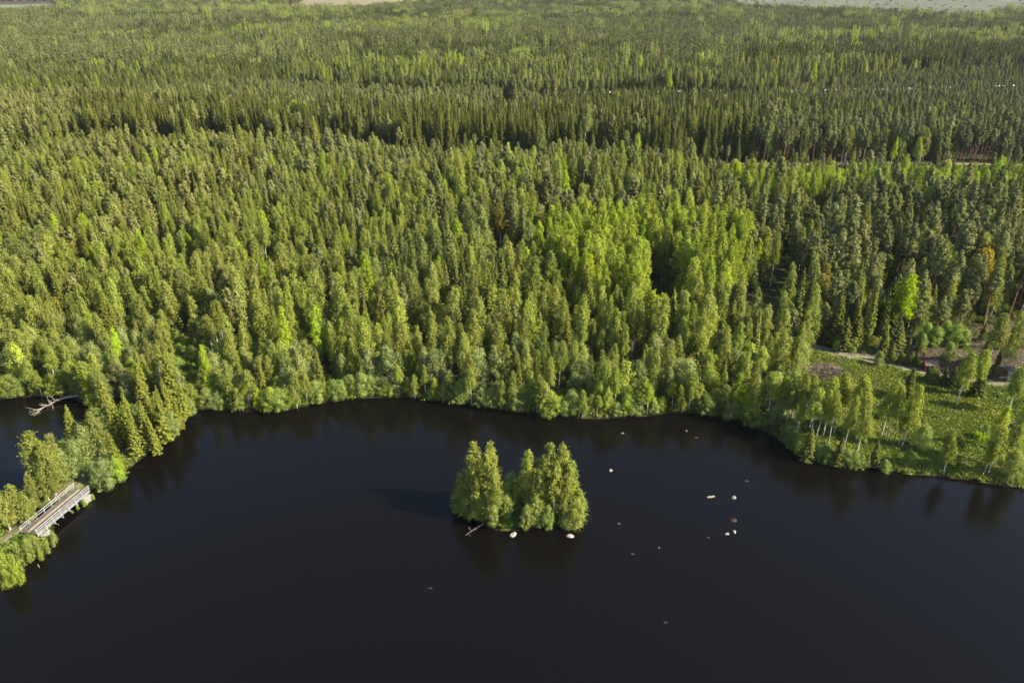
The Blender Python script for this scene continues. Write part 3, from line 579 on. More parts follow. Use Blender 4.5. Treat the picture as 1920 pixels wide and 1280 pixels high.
#@@LABELS
# ------------------------------------------------------------------ single trees, with what tells each apart
ORD = 'first second third fourth fifth sixth seventh eighth ninth tenth eleventh twelfth thirteenth fourteenth fifteenth sixteenth seventeenth eighteenth nineteenth twentieth'.split()
WORD = {B: 'birch', A_: 'alder', S_: 'spruce', PN: 'pine'}
def colour(k, t):
    r, g, b_ = t; m = (r + g) / 2
    if k in (B, A_):
        if r > 1.5 * b_ and r > g * 1.12: return 'ochre-leaved'
        if m > 1.7: return 'brilliant-yellow'
        if g > 1.35 * r ** .5 and b_ < .62 * g: return 'lime-green'
        if b_ > .98 * g and k == A_: return 'silvery-green'
        if b_ < .72 * g: return 'yellow-green'
        return 'pale-green' if m > 1.02 else 'mid-green'
    if m > 1.12: return 'golden-green'
    if m > .9: return 'olive-green' if k == S_ else 'grey-green'
    return 'dark-green'
def zone(u, v, x, y):
    if math.hypot(x - ISC[0], (y - ISC[1]) * 1.3) < 14: return ('islet', 'on the wooded islet', 0, 'trees on the wooded islet')
    dc = float(distline([x], [y], cause)[0])
    if u < 375 and dc < 17 and y < 132:
        if v > 970: return ('cnear', 'beyond the near end of the bridge', 0, 'trees on the causeway')
        if v > 880: return ('cbridge', 'beside the far end of the bridge', 0, 'trees on the causeway')
        return ('cfar%d' % int((880 - v) / 40), 'on the causeway strip, %s stretch past the bridge' % ORD[int((880 - v) / 40)], 0, 'trees on the causeway')
    if u > 1455 and v > 735: return ('bank%d' % int((900 - v) / 40), 'on the grassy bank, %s line up from water' % ORD[int((900 - v) / 40)], 0, 'trees on the grassy bank')
    if u > 1600 and v > 664: return ('drive', 'beside the gravel drive', 0, 'trees along the gravel drive')
    cols = [(190, 'behind the left pond'), (380, 'behind the causeway'), (570, 'right of the causeway'), (760, 'between causeway and islet'), (900, 'just left of the islet'), (1080, 'straight behind the islet'),
            (1260, 'just right of the islet'), (1440, 'between islet and brush heap'), (1600, 'behind the brush heap'), (1760, 'behind the red hut'), (1e9, 'behind the logged clearing')]
    ci = next(i for i, c in enumerate(cols) if u < c[0]); row = int(max(0, min(19, (790 - v) // 24)))
    return ('w%d_%d' % (ci, row), '%s row from the shore, %s' % (ORD[row], cols[ci][1]), 1, 'trees of the lakeside wood')
byk = {}
for i, t in enumerate(trees):
    u, v = P(t[1], t[2], t[3]); u2, v2 = P(t[1], t[2], t[3] + t[4])
    inside = -35 < u2 < 1955 and v2 < 1290 and v > 0
    d = math.hypot(t[1], t[2], CAMZ) if False else math.sqrt(t[1] ** 2 + t[2] ** 2 + CAMZ ** 2)
    byk.setdefault(t[0], []).append(((0 if t[7] and inside else 1 if inside else 3), -t[4] / d, i, float(u), float(v)))
single, rest = [], {k: [] for k in KN}
for k, lst in byk.items():
    lst.sort(); n = 0
    for (pr, _, i, u, v) in lst:
        if n < 290 and pr < 3: single.append((i, u, v)); n += 1
        else: rest[k].append(i)
cells = {}
for (i, u, v) in single:
    t = trees[i]; z = zone(u, v, t[1], t[2]); c = colour(t[0], t[6]); cells.setdefault((t[0], z[0]), []).append((u, i, z, c))
def inside_low(x, y): return math.hypot(x - ISC[0], y - ISC[1]) < 14 or x < -40
def place_tree(i, label, group):
    k, x, y, z, H, wf, tint, hand = trees[i]; vi = (i * 7 + int(x * 3)) % (8 if k == B and (hand and inside_low(x, y)) else len(REF[k])); vi = 6 + vi % 6 if k == B and hand and x > 40 else vi; cm, tm, jm, h0 = REF[k][vi]
    e = bpy.data.objects.new(k, None); C.objects.link(e); e.empty_display_size = .5
    e.location = (x, y, z); s = H / h0; e.scale = (s ** .7 * wf, s ** .7 * wf, s)
    e.rotation_euler = (float(R_.normal() * .035), float(R_.normal() * .035), float(R_.uniform(0, 6.283)))
    e['label'] = label; e['category'] = 'tree'; e['group'] = group
    for nm, me in (('trunk', tm), ('crown', cm)):
        o = bpy.data.objects.new(nm, me); C.objects.link(o); o.parent = e
        if nm == 'crown': o['tint'] = [float(q) for q in tint]
for (k, zk), lst in cells.items():
    lst.sort(key=lambda q: q[0]); mult = len(lst) > 1
    for j, (u, i, z, c) in enumerate(lst):
        H = trees[i][4]; ref = {B: 12, A_: 6.5, S_: 11, PN: 12.5}[k]
        hw = 'short' if H < ref * .75 else 'tall' if H > ref * 1.12 else 'mid-height'
        place_tree(i, '%s %s %s, %s%s' % (hw, c, WORD[k], (ORD[min(j, 19)] + ' from left, ') if mult else '', z[1]), z[3])

# the rest of the wood: one object of each kind
yr = lambda n: np.stack([R_.normal(size=n) * .035, R_.normal(size=n) * .035, R_.uniform(0, 6.283, n)], 1)
pools = {k: dict(pos=[], var=[], scl=[], rot=[], tint=[]) for k in KN}
def addpool(k, pos, var, scl, rot, tint):
    p = pools[k]; p['pos'].append(pos); p['var'].append(var); p['scl'].append(scl); p['rot'].append(rot); p['tint'].append(tint)
for k in KN:
    ii = rest[k]
    if not ii: continue
    tr = [trees[i] for i in ii]; h0 = REF[k][0][3]; H = np.array([t[4] for t in tr]); wf = np.array([t[5] for t in tr]); s = H / h0
    addpool(k, np.array([t[1:4] for t in tr]), R_.integers(0, len(REF[k]), len(tr)), np.stack([s ** .7 * wf, s ** .7 * wf, s], 1), yr(len(tr)), np.array([t[6] for t in tr]))
# middle distance: single trees again
x, y, s, u, v = scatter(340, 640, 3.15, 0); k_ = species(x, y, s, u, v); t_ = tints(k_, x, y, u, v); h_ = heights(k_, x, y, s, u, v); z_ = gz(x, y)
for q, k in enumerate(KN):
    m = k_ == q
    if m.sum():
        sc = h_[m] / REF[k][0][3]; wf = R_.uniform(.85, 1.22, m.sum())
        addpool(k, np.stack([x[m], y[m], z_[m]], 1), R_.integers(0, len(REF[k]), m.sum()), np.stack([sc ** .6 * wf, sc ** .6 * wf, sc], 1), yr(m.sum()), t_[m])
# far: groups of six and of twelve
off = {k: len(REF[k]) for k in KN}
for (Y0, Y1, cell, tab, extra) in ((640, 1250, 8.3, FAR, 0), (1250, 3600, 12.5, FAR2, 5)):
    x, y, s, u, v = scatter(Y0, Y1, cell, 1); k_ = species(x, y, s, u, v); k_[k_ == 1] = 0; t_ = tints(k_, x, y, u, v); z_ = gz(x, y)
    wet = inpoly(x, y, bog2)
    for q, k in enumerate(KN):
        if k == A_: continue
        m = k_ == q; nn = m.sum(); sc = heights(k_, x, y, s, u, v)[m] / 12.5 * R_.uniform(.92, 1.08, nn) * np.where(wet[m], .3, 1)
        addpool(k, np.stack([x[m], y[m], z_[m]], 1), off[k] + extra + R_.integers(0, len(tab[k]), nn), np.stack([np.where(wet[m], .45, 1.), np.where(wet[m], .45, 1.), sc], 1), yr(nn) * (.3, .3, 1), t_[m])
LB = {B: ('birch_forest', 'pale green birches farther back in the wood'), A_: ('alder_forest', 'grey-green alders farther back in the wood'), S_: ('spruce_forest', 'dark spruces filling the wood to the horizon'), PN: ('pine_forest', 'grey-green pines filling the wood to the horizon')}
for k in KN:
    p = {a: np.concatenate(b_) for a, b_ in pools[k].items() if b_}
    if p:
        shapes = [r[2] for r in REF[k]] + (FAR[k] + FAR2[k] if k in FAR else [])
        instancer(LB[k][0], LB[k][1], shapes, **p); print(k, len(p['pos']))

# ------------------------------------------------------------------ undergrowth and grass
KIND['bush'] = ('alder_leaf', 'grey_bark')
for i in range(4): variant('bush', *alder(1.6, 1.0, 900, .12, 14, .02, 3), 1.6)
x, y, s, u, v = scatter(66, 260, 1.9, 0)
keep = (R_.random(len(x)) < np.where(s < 7, .95, .45)); x, y, s = x[keep], y[keep], s[keep]
xe = R_.uniform(-110, 150, 9000); ye = R_.uniform(60, 190, 9000); se = land(xe, ye); ue, ve = P(xe, ye)
ok = (se > 1.1) & (((se < 4.5) & (R_.random(9000) < .9)) | inpoly(xe, ye, opening) | (inpoly(xe, ye, meadow) & (vnoise(xe, ye, 8, 71) > .74)) | (inpoly(xe, ye, clearcut) & (vnoise(xe, ye, 8, 72) > .66)) | ((distline(xe, ye, cause) < 12) & (ue < 372) & (R_.random(9000) < .6)))
ok &= (distline(xe, ye, drive) > 2.3) & (distline(xe, ye, cause) > 2.2) & (distline(xe, ye, W([(45, 993), (160, 908)])) > 3.2)
x, y = np.r_[x, xe[ok]], np.r_[y, ye[ok]]; n = len(x); sh = R_.uniform(.45, 1.25, n)
open_ = inpoly(x, y, meadow) | inpoly(x, y, clearcut); sh = np.where(open_, sh * .6, sh); sh = np.where(distline(x, y, isl, True) < 7, sh * .45, sh)
tt = np.array((1.0, 1.08, .72)) * np.clip(1 + R_.normal(size=n) * .22, .5, 1.6)[:, None] * (1 + R_.normal(size=(n, 3)) * .10)
instancer('undergrowth', 'low leafy bushes under the trees and along the banks', [r[2] for r in REF['bush']], np.stack([x, y, gz(x, y) - .05], 1), R_.integers(0, 4, n), np.stack([sh * 1.1, sh * 1.1, sh], 1), yr(n), tt)
tuft = []
for i in range(3):
    k = 90; c = R_.normal(size=(k, 3)) * (.32, .32, .1); c[:, 2] = np.abs(c[:, 2]) + .12; ax = R_.normal(size=(k, 3)) * .35 + (0, 0, 1)
    q = quads(c, R_.uniform(.10, .2, k), R_.random(k), 2.6, None, ax); tuft.append(mesh_np('grass_tuft', q[0], q[1], [M['grass_leaf']], lv=q[2]))
xe = R_.uniform(-115, 150, 60000); ye = R_.uniform(60, 185, 60000); se = land(xe, ye); ue, ve = P(xe, ye)
ok = (se > .7) & ((se < 2.2) | inpoly(xe, ye, meadow) | inpoly(xe, ye, opening) | (inpoly(xe, ye, clearcut) & (vnoise(xe, ye, 8, 73) > .55)) | ((distline(xe, ye, cause) < 12) & (ue < 372)))
ok &= (distline(xe, ye, drive) > 1.7) & (distline(xe, ye, cause) > 1.2) & (distline(xe, ye, W([(45, 993), (160, 908)])) > 3.0)
x, y = xe[ok], ye[ok]; n = len(x); g2 = np.clip((vnoise(x, y, 6, 77)[:, None] - .3) * 2, 0, 1)
tt = (np.array((.86, .95, .66)) * (1 - g2) + np.array((1.28, 1.15, .85)) * g2) * np.clip(1 + R_.normal(size=n) * .15, .6, 1.5)[:, None]
hs = R_.uniform(.6, 1.5, n); instancer('grass', 'tufts of grass on the banks and the open meadow', tuft, np.stack([x, y, gz(x, y)], 1), R_.integers(0, 3, n), np.stack([hs * 1.3, hs * 1.3, hs], 1), yr(n), tt)

# ------------------------------------------------------------------ built objects
class MB:
    def __init__(s): s.b = bmesh.new()
    def box(s, c, d, rz=0, m=None):
        r = bmesh.ops.create_cube(s.b, size=1, matrix=Matrix.Translation(c) @ Matrix.Rotation(rz, 4, 'Z') @ (m or Matrix()) @ Matrix.Diagonal((*d, 1))); return s
    def bar(s, a, b, wd, ht):
        a, b = Vector(a), Vector(b); d = b - a; q = d.to_track_quat('X', 'Z').to_matrix().to_4x4()
        bmesh.ops.create_cube(s.b, size=1, matrix=Matrix.Translation((a + b) / 2) @ q @ Matrix.Diagonal((d.length, wd, ht, 1))); return s
    def poly(s, vs_, fs):
        v = [s.b.verts.new(p) for p in vs_]
        for f in fs: s.b.faces.new([v[i] for i in f])
        return s
    def build(s, name, mat_, parent=None, bev=0.0, label=None):
        if bev: bmesh.ops.bevel(s.b, geom=s.b.edges[:], offset=bev, segments=1, affect='EDGES')
        bmesh.ops.recalc_face_normals(s.b, faces=s.b.faces[:])
        me = bpy.data.meshes.new(name); s.b.to_mesh(me); s.b.free(); me.materials.append(mat_)
        o = bpy.data.objects.new(name, me); C.objects.link(o); o.parent = parent
        if label: o['label'] = label
        return o
def thing(name, label, cat, loc, rz=0, group=None):
    e = bpy.data.objects.new(name, None); C.objects.link(e); e.location = loc; e.rotation_euler = (0, 0, rz); e['label'] = label; e['category'] = cat
    if group: e['group'] = group
    return e
M['deck_wood'] = pmat('deck_wood', (0.085, 0.072, 0.06), (0.19, 0.165, 0.135), 1.2, .85, .3, (1, 6, 1)); M['pale_wood'] = pmat('pale_wood', (0.24, 0.20, 0.14), (0.42, 0.36, 0.26), 2, .8, .2, (1, 5, 1))
M['rail_paint'] = pmat('rail_paint', (0.36, 0.36, 0.37), (0.60, 0.60, 0.62), 3, .6); M['steel'] = pmat('steel', (0.16, 0.17, 0.19), (0.30, 0.32, 0.35), 2, .6); M['concrete'] = pmat('concrete', (0.16, 0.15, 0.13), (0.34, 0.32, 0.29), 1.5, .9, .3)
DZ = 1.45
L0, L1, R0, R1 = [np.array(G(a, b_, DZ + 1.0)[:2]) for a, b_ in ((36.5, 987), (137.5, 905), (66, 993), (164, 911))]
dirn = (L1 - L0) + (R1 - R0); dirn /= np.linalg.norm(dirn); nrm = np.array([-dirn[1], dirn[0]]); mid = (L0 + L1 + R0 + R1) / 4
wd = abs(((L0 + L1) / 2 - (R0 + R1) / 2) @ nrm); ln = (abs((L1 - L0) @ dirn) + abs((R1 - R0) @ dirn)) / 2; print('bridge', wd, ln)
br = thing('footbridge', 'long narrow timber bridge with white rails over the channel between pond and lake', 'bridge', (mid[0], mid[1], 0), math.atan2(dirn[1], dirn[0]))
hw_, hl = wd / 2, ln / 2
m = MB(); nb_ = int(ln / .22)
for i in range(nb_): m.box((-hl + (i + .5) * ln / nb_, 0, DZ - .03 + R_.uniform(-.006, .006)), (ln / nb_ - .025, wd - .14, .07))
m.build('deck', M['deck_wood'], br)
m = MB()
for k in (-1, 1): m.box((0, .40 + k * .105, DZ + .035), (ln - .3, .18, .06))
m.build('running_board', M['pale_wood'], br)
MB().box((0, -hw_ + .17, DZ + .035), (ln - .3, .12, .10)).build('running_board', M['pale_wood'], br)
for sgn in (-1, 1):
    MB().box((0, sgn * (hw_ - .03), DZ - .16), (ln, .10, .30)).build('side_beam', M['steel'], br)
    MB().box((0, sgn * (hw_ - .02), DZ + .95), (ln + .3, .09, .06)).build('handrail', M['rail_paint'], br, .01)
    MB().box((0, sgn * (hw_ - .02), DZ + .55), (ln + .3, .06, .06)).build('middle_rail', M['rail_paint'], br, .01)
    npst = 8
    for i in range(npst):
        xx = -hl + .1 + i * (ln - .2) / (npst - 1)
        mm = MB(); mm.bar((xx, sgn * (hw_ + .02), DZ - .35), (xx, sgn * (hw_ + .02), DZ + .91), .05, .05)
        if 0 < i < npst - 1: mm.bar((xx, sgn * (hw_ + .42), DZ - .42), (xx, sgn * (hw_ + .05), DZ + .42), .06, .06).bar((xx, sgn * (hw_ - .4), DZ - .42), (xx, sgn * (hw_ + .46), DZ - .42), .09, .10)
        mm.build('rail_post', M['rail_paint'], br)
for e_ in (-1, 1): MB().box((e_ * (hl - 1.1), 0, .35), (1.6, wd + 1.0, 1.35)).build('abutment', M['concrete'], br, .05)
for e_ in (-.28, .28): MB().box((e_ * ln, -.6, -.2), (.3, .3, 2.6)).box((e_ * ln, .9, -.2), (.3, .3, 2.6)).box((e_ * ln, .1, DZ - .42), (.36, wd - .3, .2)).build('pier', M['concrete'], br)

# person on the path at the far end of the bridge
def skin(name, pts, edges, rad_s, mat_, parent, sub=1):
    me = bpy.data.meshes.new(name); me.from_pydata(pts, edges, []); o = bpy.data.objects.new(name, me); C.objects.link(o)
    o.modifiers.new('skin', 'SKIN'); ss = o.modifiers.new('sub', 'SUBSURF'); ss.levels = ss.render_levels = sub
    for i, r in enumerate(rad_s): me.skin_vertices[0].data[i].radius = (r, r) if not isinstance(r, tuple) else r
    me.skin_vertices[0].data[0].use_root = True; me.materials.append(mat_); o.parent = parent; return o
M['skin_tone'] = pmat('skin_tone', (0.50, 0.30, 0.22), (0.62, 0.40, 0.31), 6, .6); M['jacket'] = pmat('jacket', (0.12, 0.18, 0.23), (0.22, 0.30, 0.36), 5, .8); M['trousers'] = pmat('trousers', (0.05, 0.07, 0.09), (0.09, 0.11, 0.14), 5, .8); M['hair'] = pmat('hair', (0.20, 0.12, 0.07), (0.32, 0.22, 0.13), 20, .6)
px_, py_, _ = G(159, 902, .75)
pe = thing('person', 'person in a blue-grey jacket walking on the path past the bridge', 'person', (px_, py_, gz1(px_, py_) + .03), rad(215))
pts = [(0, 0, .95), (0, 0, 1.12), (0, .01, 1.38), (0, .02, 1.49), (0, .03, 1.56), (0, .02, 1.68), (.10, 0, .90), (.11, .16, .50), (.11, .10, .08), (.11, .24, .035), (-.10, 0, .90), (-.11, -.10, .49), (-.11, -.32, .12), (-.11, -.22, .035),
       (.19, 0, 1.40), (.25, -.08, 1.12), (.24, .08, .90), (-.19, 0, 1.40), (-.25, .12, 1.14), (-.23, .32, .98)]
edg = [(0, 1), (1, 2), (2, 3), (3, 4), (4, 5), (0, 6), (6, 7), (7, 8), (8, 9), (0, 10), (10, 11), (11, 12), (12, 13), (2, 14), (14, 15), (15, 16), (2, 17), (17, 18), (18, 19)]
skin('body', pts, edg, [.13, .12, .14, .05, .08, .085, .085, .055, .04, .035, .085, .055, .04, .035, .05, .038, .03, .05, .038, .03], M['skin_tone'], pe, 2)
jp = [pts[i] for i in (0, 1, 2, 14, 15, 16, 17, 18, 19)]
skin('jacket', jp, [(0, 1), (1, 2), (2, 3), (3, 4), (4, 5), (2, 6), (6, 7), (7, 8)], [.165, .15, .17, .08, .06, .045, .08, .06, .045], M['jacket'], pe, 2)
tp = [pts[i] for i in (0, 6, 7, 8, 10, 11, 12)]
skin('trousers', tp, [(0, 1), (1, 2), (2, 3), (0, 4), (4, 5), (5, 6)], [.15, .11, .08, .06, .11, .08, .06], M['trousers'], pe, 2)
skin('hair', [(0, -.03, 1.62), (0, -.01, 1.72), (0, .04, 1.74)], [(0, 1), (1, 2)], [.085, .09, .06], M['hair'], pe, 2)

# stones
def stone(label, u, v, sx, sy, sz, mat_, rz=0, group='stones in the lake', z=0, seed=0, cat='stone'):
    bm = bmesh.new(); bmesh.ops.create_icosphere(bm, subdivisions=3, radius=1)
    rg = np.random.default_rng(seed + int(u)); dirs = rg.normal(size=(9, 3)); dirs /= np.linalg.norm(dirs, axis=1)[:, None]; cut = rg.uniform(.55, .9, 9)
    for q in bm.verts:
        p = np.array(q.co)
        for d, c in zip(dirs, cut):
            e = p @ d - c
            if e > 0: p = p - d * e * .85
        q.co = Vector(p * (1 + .05 * (vnoise([p[0] * 3 + seed], [p[1] * 3 + p[2]], 1, 3)[0] - .5)))
    x, y, _ = G(u, v, 0); o = MB(); o.b.free(); o.b = bm; o = o.build('boulder', mat_)
    o.scale = (sx, sy, sz); o.location = (x, y, z); o.rotation_euler = (0, 0, rz); o['label'] = label; o['category'] = cat; o['group'] = group
RK, RW = M['rock'], M['rock_wet']
stone('pale boulder with a dark hollow in front of the islet, left of two', 962, 1003, .72, .62, .55, RK, .4, seed=1)
stone('broad pale boulder in front of the islet, right of two', 1069, 1005, .75, .48, .42, RK, -.1, seed=2)
stone('white three-cornered stone right of the islet', 1145, 882.5, .45, .35, .40, RK, .8, seed=3)
stone('long white slab-like stone in the open lake', 1333, 932, .85, .26, .30, RK, .15, seed=4)
stone('upright white stone beside the long white slab', 1376, 934, .42, .42, .50, RK, 1.2, seed=5)
stone('brown half-sunk boulder below the upright white stone', 1376, 975, .65, .45, .16, RW, .3, seed=6)
stone('narrow white stone, right of the lowest white pair', 1376.5, 998, .28, .40, .5, RK, .1, seed=7)
stone('small white pointed stone, left of the lowest white pair', 1363, 1001.5, .42, .28, .28, RK, .5, seed=8)
stone('tiny pale stone just right of the islet foot', 1160, 982, .22, .16, .2, RK, 0, seed=9)
stone('tiny pale stone alone, low between islet and white pair', 1235.5, 1027.5, .17, .2, .24, RK, 0, seed=10)
stone('pinkish flat stone off the shore behind the islet', 1167, 812.5, .42, .22, .2, RK, .1, seed=11)
stone('small pale stone off the shore right of the islet', 1287, 808.5, .25, .25, .28, RK, 0, seed=12)
stone('brown stone awash beside the small pale shore stone', 1305, 820, .42, .26, .06, RW, 0, seed=13)
stone('brown stone awash above the upright white stone', 1400, 901, .45, .3, .05, RW, 0, seed=14)
stone('brown stone awash left of the lowest white pair', 1328, 1007, .3, .25, .05, RW, 0, seed=15)
stone('brown stone awash near the foot of the causeway spruces', 288, 854, .45, .3, .06, RW, .2, seed=16)
stone('brown stone awash low below the tiny lone stone', 1186, 1038, .45, .22, .03, RW, 0, seed=17)
stone('brown stone awash nearest the camera, right half', 1248, 1166, .3, .2, .03, RW, 0, seed=18)
stone('brown stone awash nearest the camera, left of centre', 807, 1102, .35, .2, .03, RW, 0, seed=19)

# dead wood
def dead(name, label, pts, r0, r1, cat='dead wood', twigs=0, mat_='dead_wood', seed=0):
    rg = np.random.default_rng(seed); p = np.array(pts, float); n = len(p)
    e = bpy.data.objects.new(name, None); C.objects.link(e); e.location = tuple(p[0]); e['label'] = label; e['category'] = cat
    c = p - p[0]; co, f = tube(c, np.linspace(r0, r1, n), 6); o = bpy.data.objects.new('trunk', mesh_np('trunk', co, f, [M[mat_]], smooth=True)); C.objects.link(o); o.parent = e
    if not twigs: return
    ps = []; L = np.linalg.norm(c[-1])
    for i in range(twigs):
        s = rg.uniform(.35, 1); k = s * (n - 1); a = int(min(k, n - 2)); b0 = c[a] + (c[a + 1] - c[a]) * (k - a); d = c[a + 1] - c[a]; d /= np.linalg.norm(d)
        sd2 = np.array([-d[1], d[0], 0]) * rg.choice([-1, 1]); v0 = d * rg.uniform(.1, .8) + sd2 * rg.uniform(.5, 1) + (0, 0, rg.uniform(0, .45)); le = L * rg.uniform(.12, .32)
        q = [b0]; 
        for t in range(4): v0 = v0 + rg.normal(size=3) * .28; q.append(q[-1] + v0 / np.linalg.norm(v0) * le / 4)
        ps.append(tube(q, np.linspace(r0 * .38, .012, 5), 4))
        for t in range(3):
            b1 = q[rg.integers(1, 4)]; v1 = v0 + rg.normal(size=3) * .8; v1 /= np.linalg.norm(v1); ps.append(tube([b1, b1 + v1 * le * .2, b1 + v1 * le * .4 + rg.normal(size=3) * .08], [r0 * .18, .02, .01], 4))
    co, f, _ = join(ps); co[:, 2] = np.maximum(co[:, 2], -p[0][2] - .02); o = bpy.data.objects.new('branch', mesh_np('branch', co, f, [M[mat_]])); C.objects.link(o); o.parent = e
dead('fallen_tree', 'bleached leafless tree fallen from the bank into the left pond', [G(148, 741, .9), G(124, 745, .8), G(108, 749, .7), G(96, 757, .5), G(82, 763, .35), G(72, 771, .2), G(63, 779, .02)], .24, .05, 'fallen tree', 16, seed=5)
dead('leaning_trunk', 'bare pale trunk leaning from the bank beside the causeway spruces', [G(180, 752, .4), G(165, 739, 1.6), G(145, 721, 3.0)], .11, .04, 'dead trunk', 4, seed=6)
dead('floating_pole', 'straight grey pole reaching into the water from the islet', [G(908, 955, .5), G(875, 967, .02)], .07, .05, 'log')
dead('floating_branch', 'thin crooked branch in the water below the grey pole', [G(908, 981, .3), G(893, 989, .08), G(880, 998, .04), G(873, 1003, .02)], .06, .02, 'branch', 3, seed=8)
dead('drifting_stick', 'short brown stick adrift off the near causeway end', [G(71, 1058, .03), G(74, 1064, .04)], .07, .05, 'stick')
dead('sunken_root', 'brown root snag in the water at the lower left', [G(12, 1093, .15), G(20, 1095, .25), G(33, 1091, .05)], .16, .05, 'root snag', 6, seed=9)
for j, (a1, b1, a2, b2, lb) in enumerate([(1604, 660, 1610, 655, 'short pale log beside the drive below the spruces'), (1536, 771, 1546, 772, 'short pale log among the bank birches'), (1664, 657, 1667, 651, 'white stub of a trunk standing in the logging debris')]):
    dead('log', lb, [G(a1, b1, .85), G(a2, b2, 1.0)], .10, .07, 'log')

for j, (u, v0, h_, lb) in enumerate([(1046, 505, 11, 'bare grey leafless tree behind the ochre birch'), (1268, 545, 9, 'bare pale leafless tree among the bright birches'), (1402, 470, 10, 'bare grey leafless tree above the small forest gap'), (820, 560, 10, 'bare grey leafless tree in the birch wood left of the islet'), (245, 470, 11, 'bare grey leafless tree in the mixed wood behind the causeway'), (1180, 700, 7, 'bare pale leafless tree behind the shore alders right of the islet'), (655, 640, 8, 'bare grey leafless tree between causeway and islet, near the shore')]):
    x, y, _ = G(u, v0, .8); z = gz1(x, y); dead('dead_tree', lb, [(x, y, z - .2), (x + .1, y, z + h_ * .35), (x + .15, y + .1, z + h_ * .7), (x + .3, y, z + h_)], .13, .03, 'dead tree', 26, 'grey_bark' if j % 2 else 'dead_wood', 20 + j)
# logging debris and the brush heap
def debris(name, label, poly, n, L, mats_, hgt, kind, seed, cat=None, mound=None):
    rg = np.random.default_rng(seed); p = np.array(poly); lo, hi = p.min(0), p.max(0); ps = []; k = 0
    while k < n:
        q = rg.uniform(lo, hi)
        if not inpoly([q[0]], [q[1]], poly)[0] or distline([q[0]], [q[1]], drive)[0] < 2.2: continue
        z = gz1(*q) + abs(rg.normal()) * hgt; a = rg.uniform(0, 6.28); le = rg.uniform(.3, 1) * L; d = np.array([math.cos(a), math.sin(a), rg.normal() * .35]) * le / 2
        c = np.array([q[0], q[1], z + .05]); r = rg.uniform(.02, .07); ps.append(tube([c - d, c + rg.normal(size=3) * .08 * le, c + d], [r, r * .8, r * .4], 4)); k += 1
    co, f, _ = join(ps); o = bpy.data.objects.new(name, mesh_np(name, co, f, mats_)); C.objects.link(o); o['label'] = label; o['kind'] = kind; return o
M['slash'] = pmat('slash', (0.06, 0.047, 0.036), (0.29, 0.235, 0.165), 1.2, .95)
debris('logging_debris', 'brown branches left lying over the logged clearing', clearcut, 2600, 2.6, [M['slash']], .22, 'stuff', 3)
debris('logging_debris', 'brown twigs strewn along the open bank', W([(1500, 690), (1560, 675), (1650, 700), (1660, 740), (1640, 830), (1560, 830), (1515, 800)]), 1300, 1.8, [M['slash']], .15, 'stuff', 4)
bx_, by_, _ = G(1538, 702, .8); heap = thing('brush_heap', 'dark heap of cut branches and roots beside the drive', 'brush heap', (bx_, by_, gz1(bx_, by_)))
co = []; rg = np.random.default_rng(4); nn = 24; f = []
for i in range(nn):
    for j in range(10):
        a = i / nn * 6.283; t = j / 9; r = 1 - t; h = 1.7 * (1 - r ** 2.2) * (.85 + .4 * math.sin(2 * a + 1) + .25 * math.sin(5 * a)) + rg.normal() * .16 * (t < .95)
        co.append((5.8 * r * math.cos(a) * (1 + rg.normal() * .03), 3.2 * r * math.sin(a) * (1 + rg.normal() * .03), max(h, 0) - .25 * (j == 0)))
for i in range(nn):
    for j in range(9): f.append((i * 10 + j, ((i + 1) % nn) * 10 + j, ((i + 1) % nn) * 10 + j + 1, i * 10 + j + 1))
M['heap_soil'] = pmat('heap_soil', (0.035, 0.027, 0.02), (0.16, 0.12, 0.085), 1.6, 1, .8)
o = bpy.data.objects.new('mound', mesh_np('mound', co, f, [M['heap_soil']])); C.objects.link(o); o.parent = heap
ps = []
for i in range(900):
    a = rg.uniform(0, 6.28); r = math.sqrt(rg.random()) * .97; h = 1.7 * (1 - r ** 2.2); c = np.array([5.8 * r * math.cos(a), 3.2 * r * math.sin(a), h + .08]); d = rg.normal(size=3) * (1, 1, .45); d *= rg.uniform(.3, 1.1) / np.linalg.norm(d); ps.append(tube([c - d, c + rg.normal(size=3) * .1, c + d], [.045, .035, .012], 4))
co, f, _ = join(ps); o = bpy.data.objects.new('cut_branches', mesh_np('cut_branches', co, f, [M['slash']])); C.objects.link(o); o.parent = heap

# small buildings
M['falu'] = pmat('falu', (0.16, 0.045, 0.03), (0.27, 0.085, 0.055), 1.5, .9, .2, (6, 6, 1)); M['roof_brown'] = pmat('roof_brown', (0.15, 0.105, 0.09), (0.27, 0.20, 0.175), 2, .9, .3); M['white_paint'] = pmat('white_paint', (0.66, 0.64, 0.62), (0.80, 0.79, 0.77), 4, .6); M['dark_in'] = pmat('dark_in', (0.02, 0.015, 0.012), (0.04, 0.03, 0.025), 4, .9)
def gable(w_, d_, z0, h_, ov, t=.10):
    m = MB(); a = w_ / 2 + ov; b2 = d_ / 2 + ov
    for s in (-1, 1):
        y0, y1 = s * b2, 0; m.poly([(-a, y0, z0 - ov * h_ / (d_ / 2)), (a, y0, z0 - ov * h_ / (d_ / 2)), (a, y1, z0 + h_), (-a, y1, z0 + h_), (-a, y0, z0 - ov * h_ / (d_ / 2) + t), (a, y0, z0 - ov * h_ / (d_ / 2) + t), (a, y1, z0 + h_ + t), (-a, y1, z0 + h_ + t)],
               [(0, 1, 2, 3), (4, 5, 6, 7), (0, 1, 5, 4), (1, 2, 6, 5), (2, 3, 7, 6), (3, 0, 4, 7)])
    return m
hx_, hy_, _ = G(1741, 694, .9); hut = thing('hut', 'small red hut with a brown roof among young spruces', 'hut', (hx_, hy_, gz1(hx_, hy_)), rad(-8)); hut.scale = (.82, .82, .88)
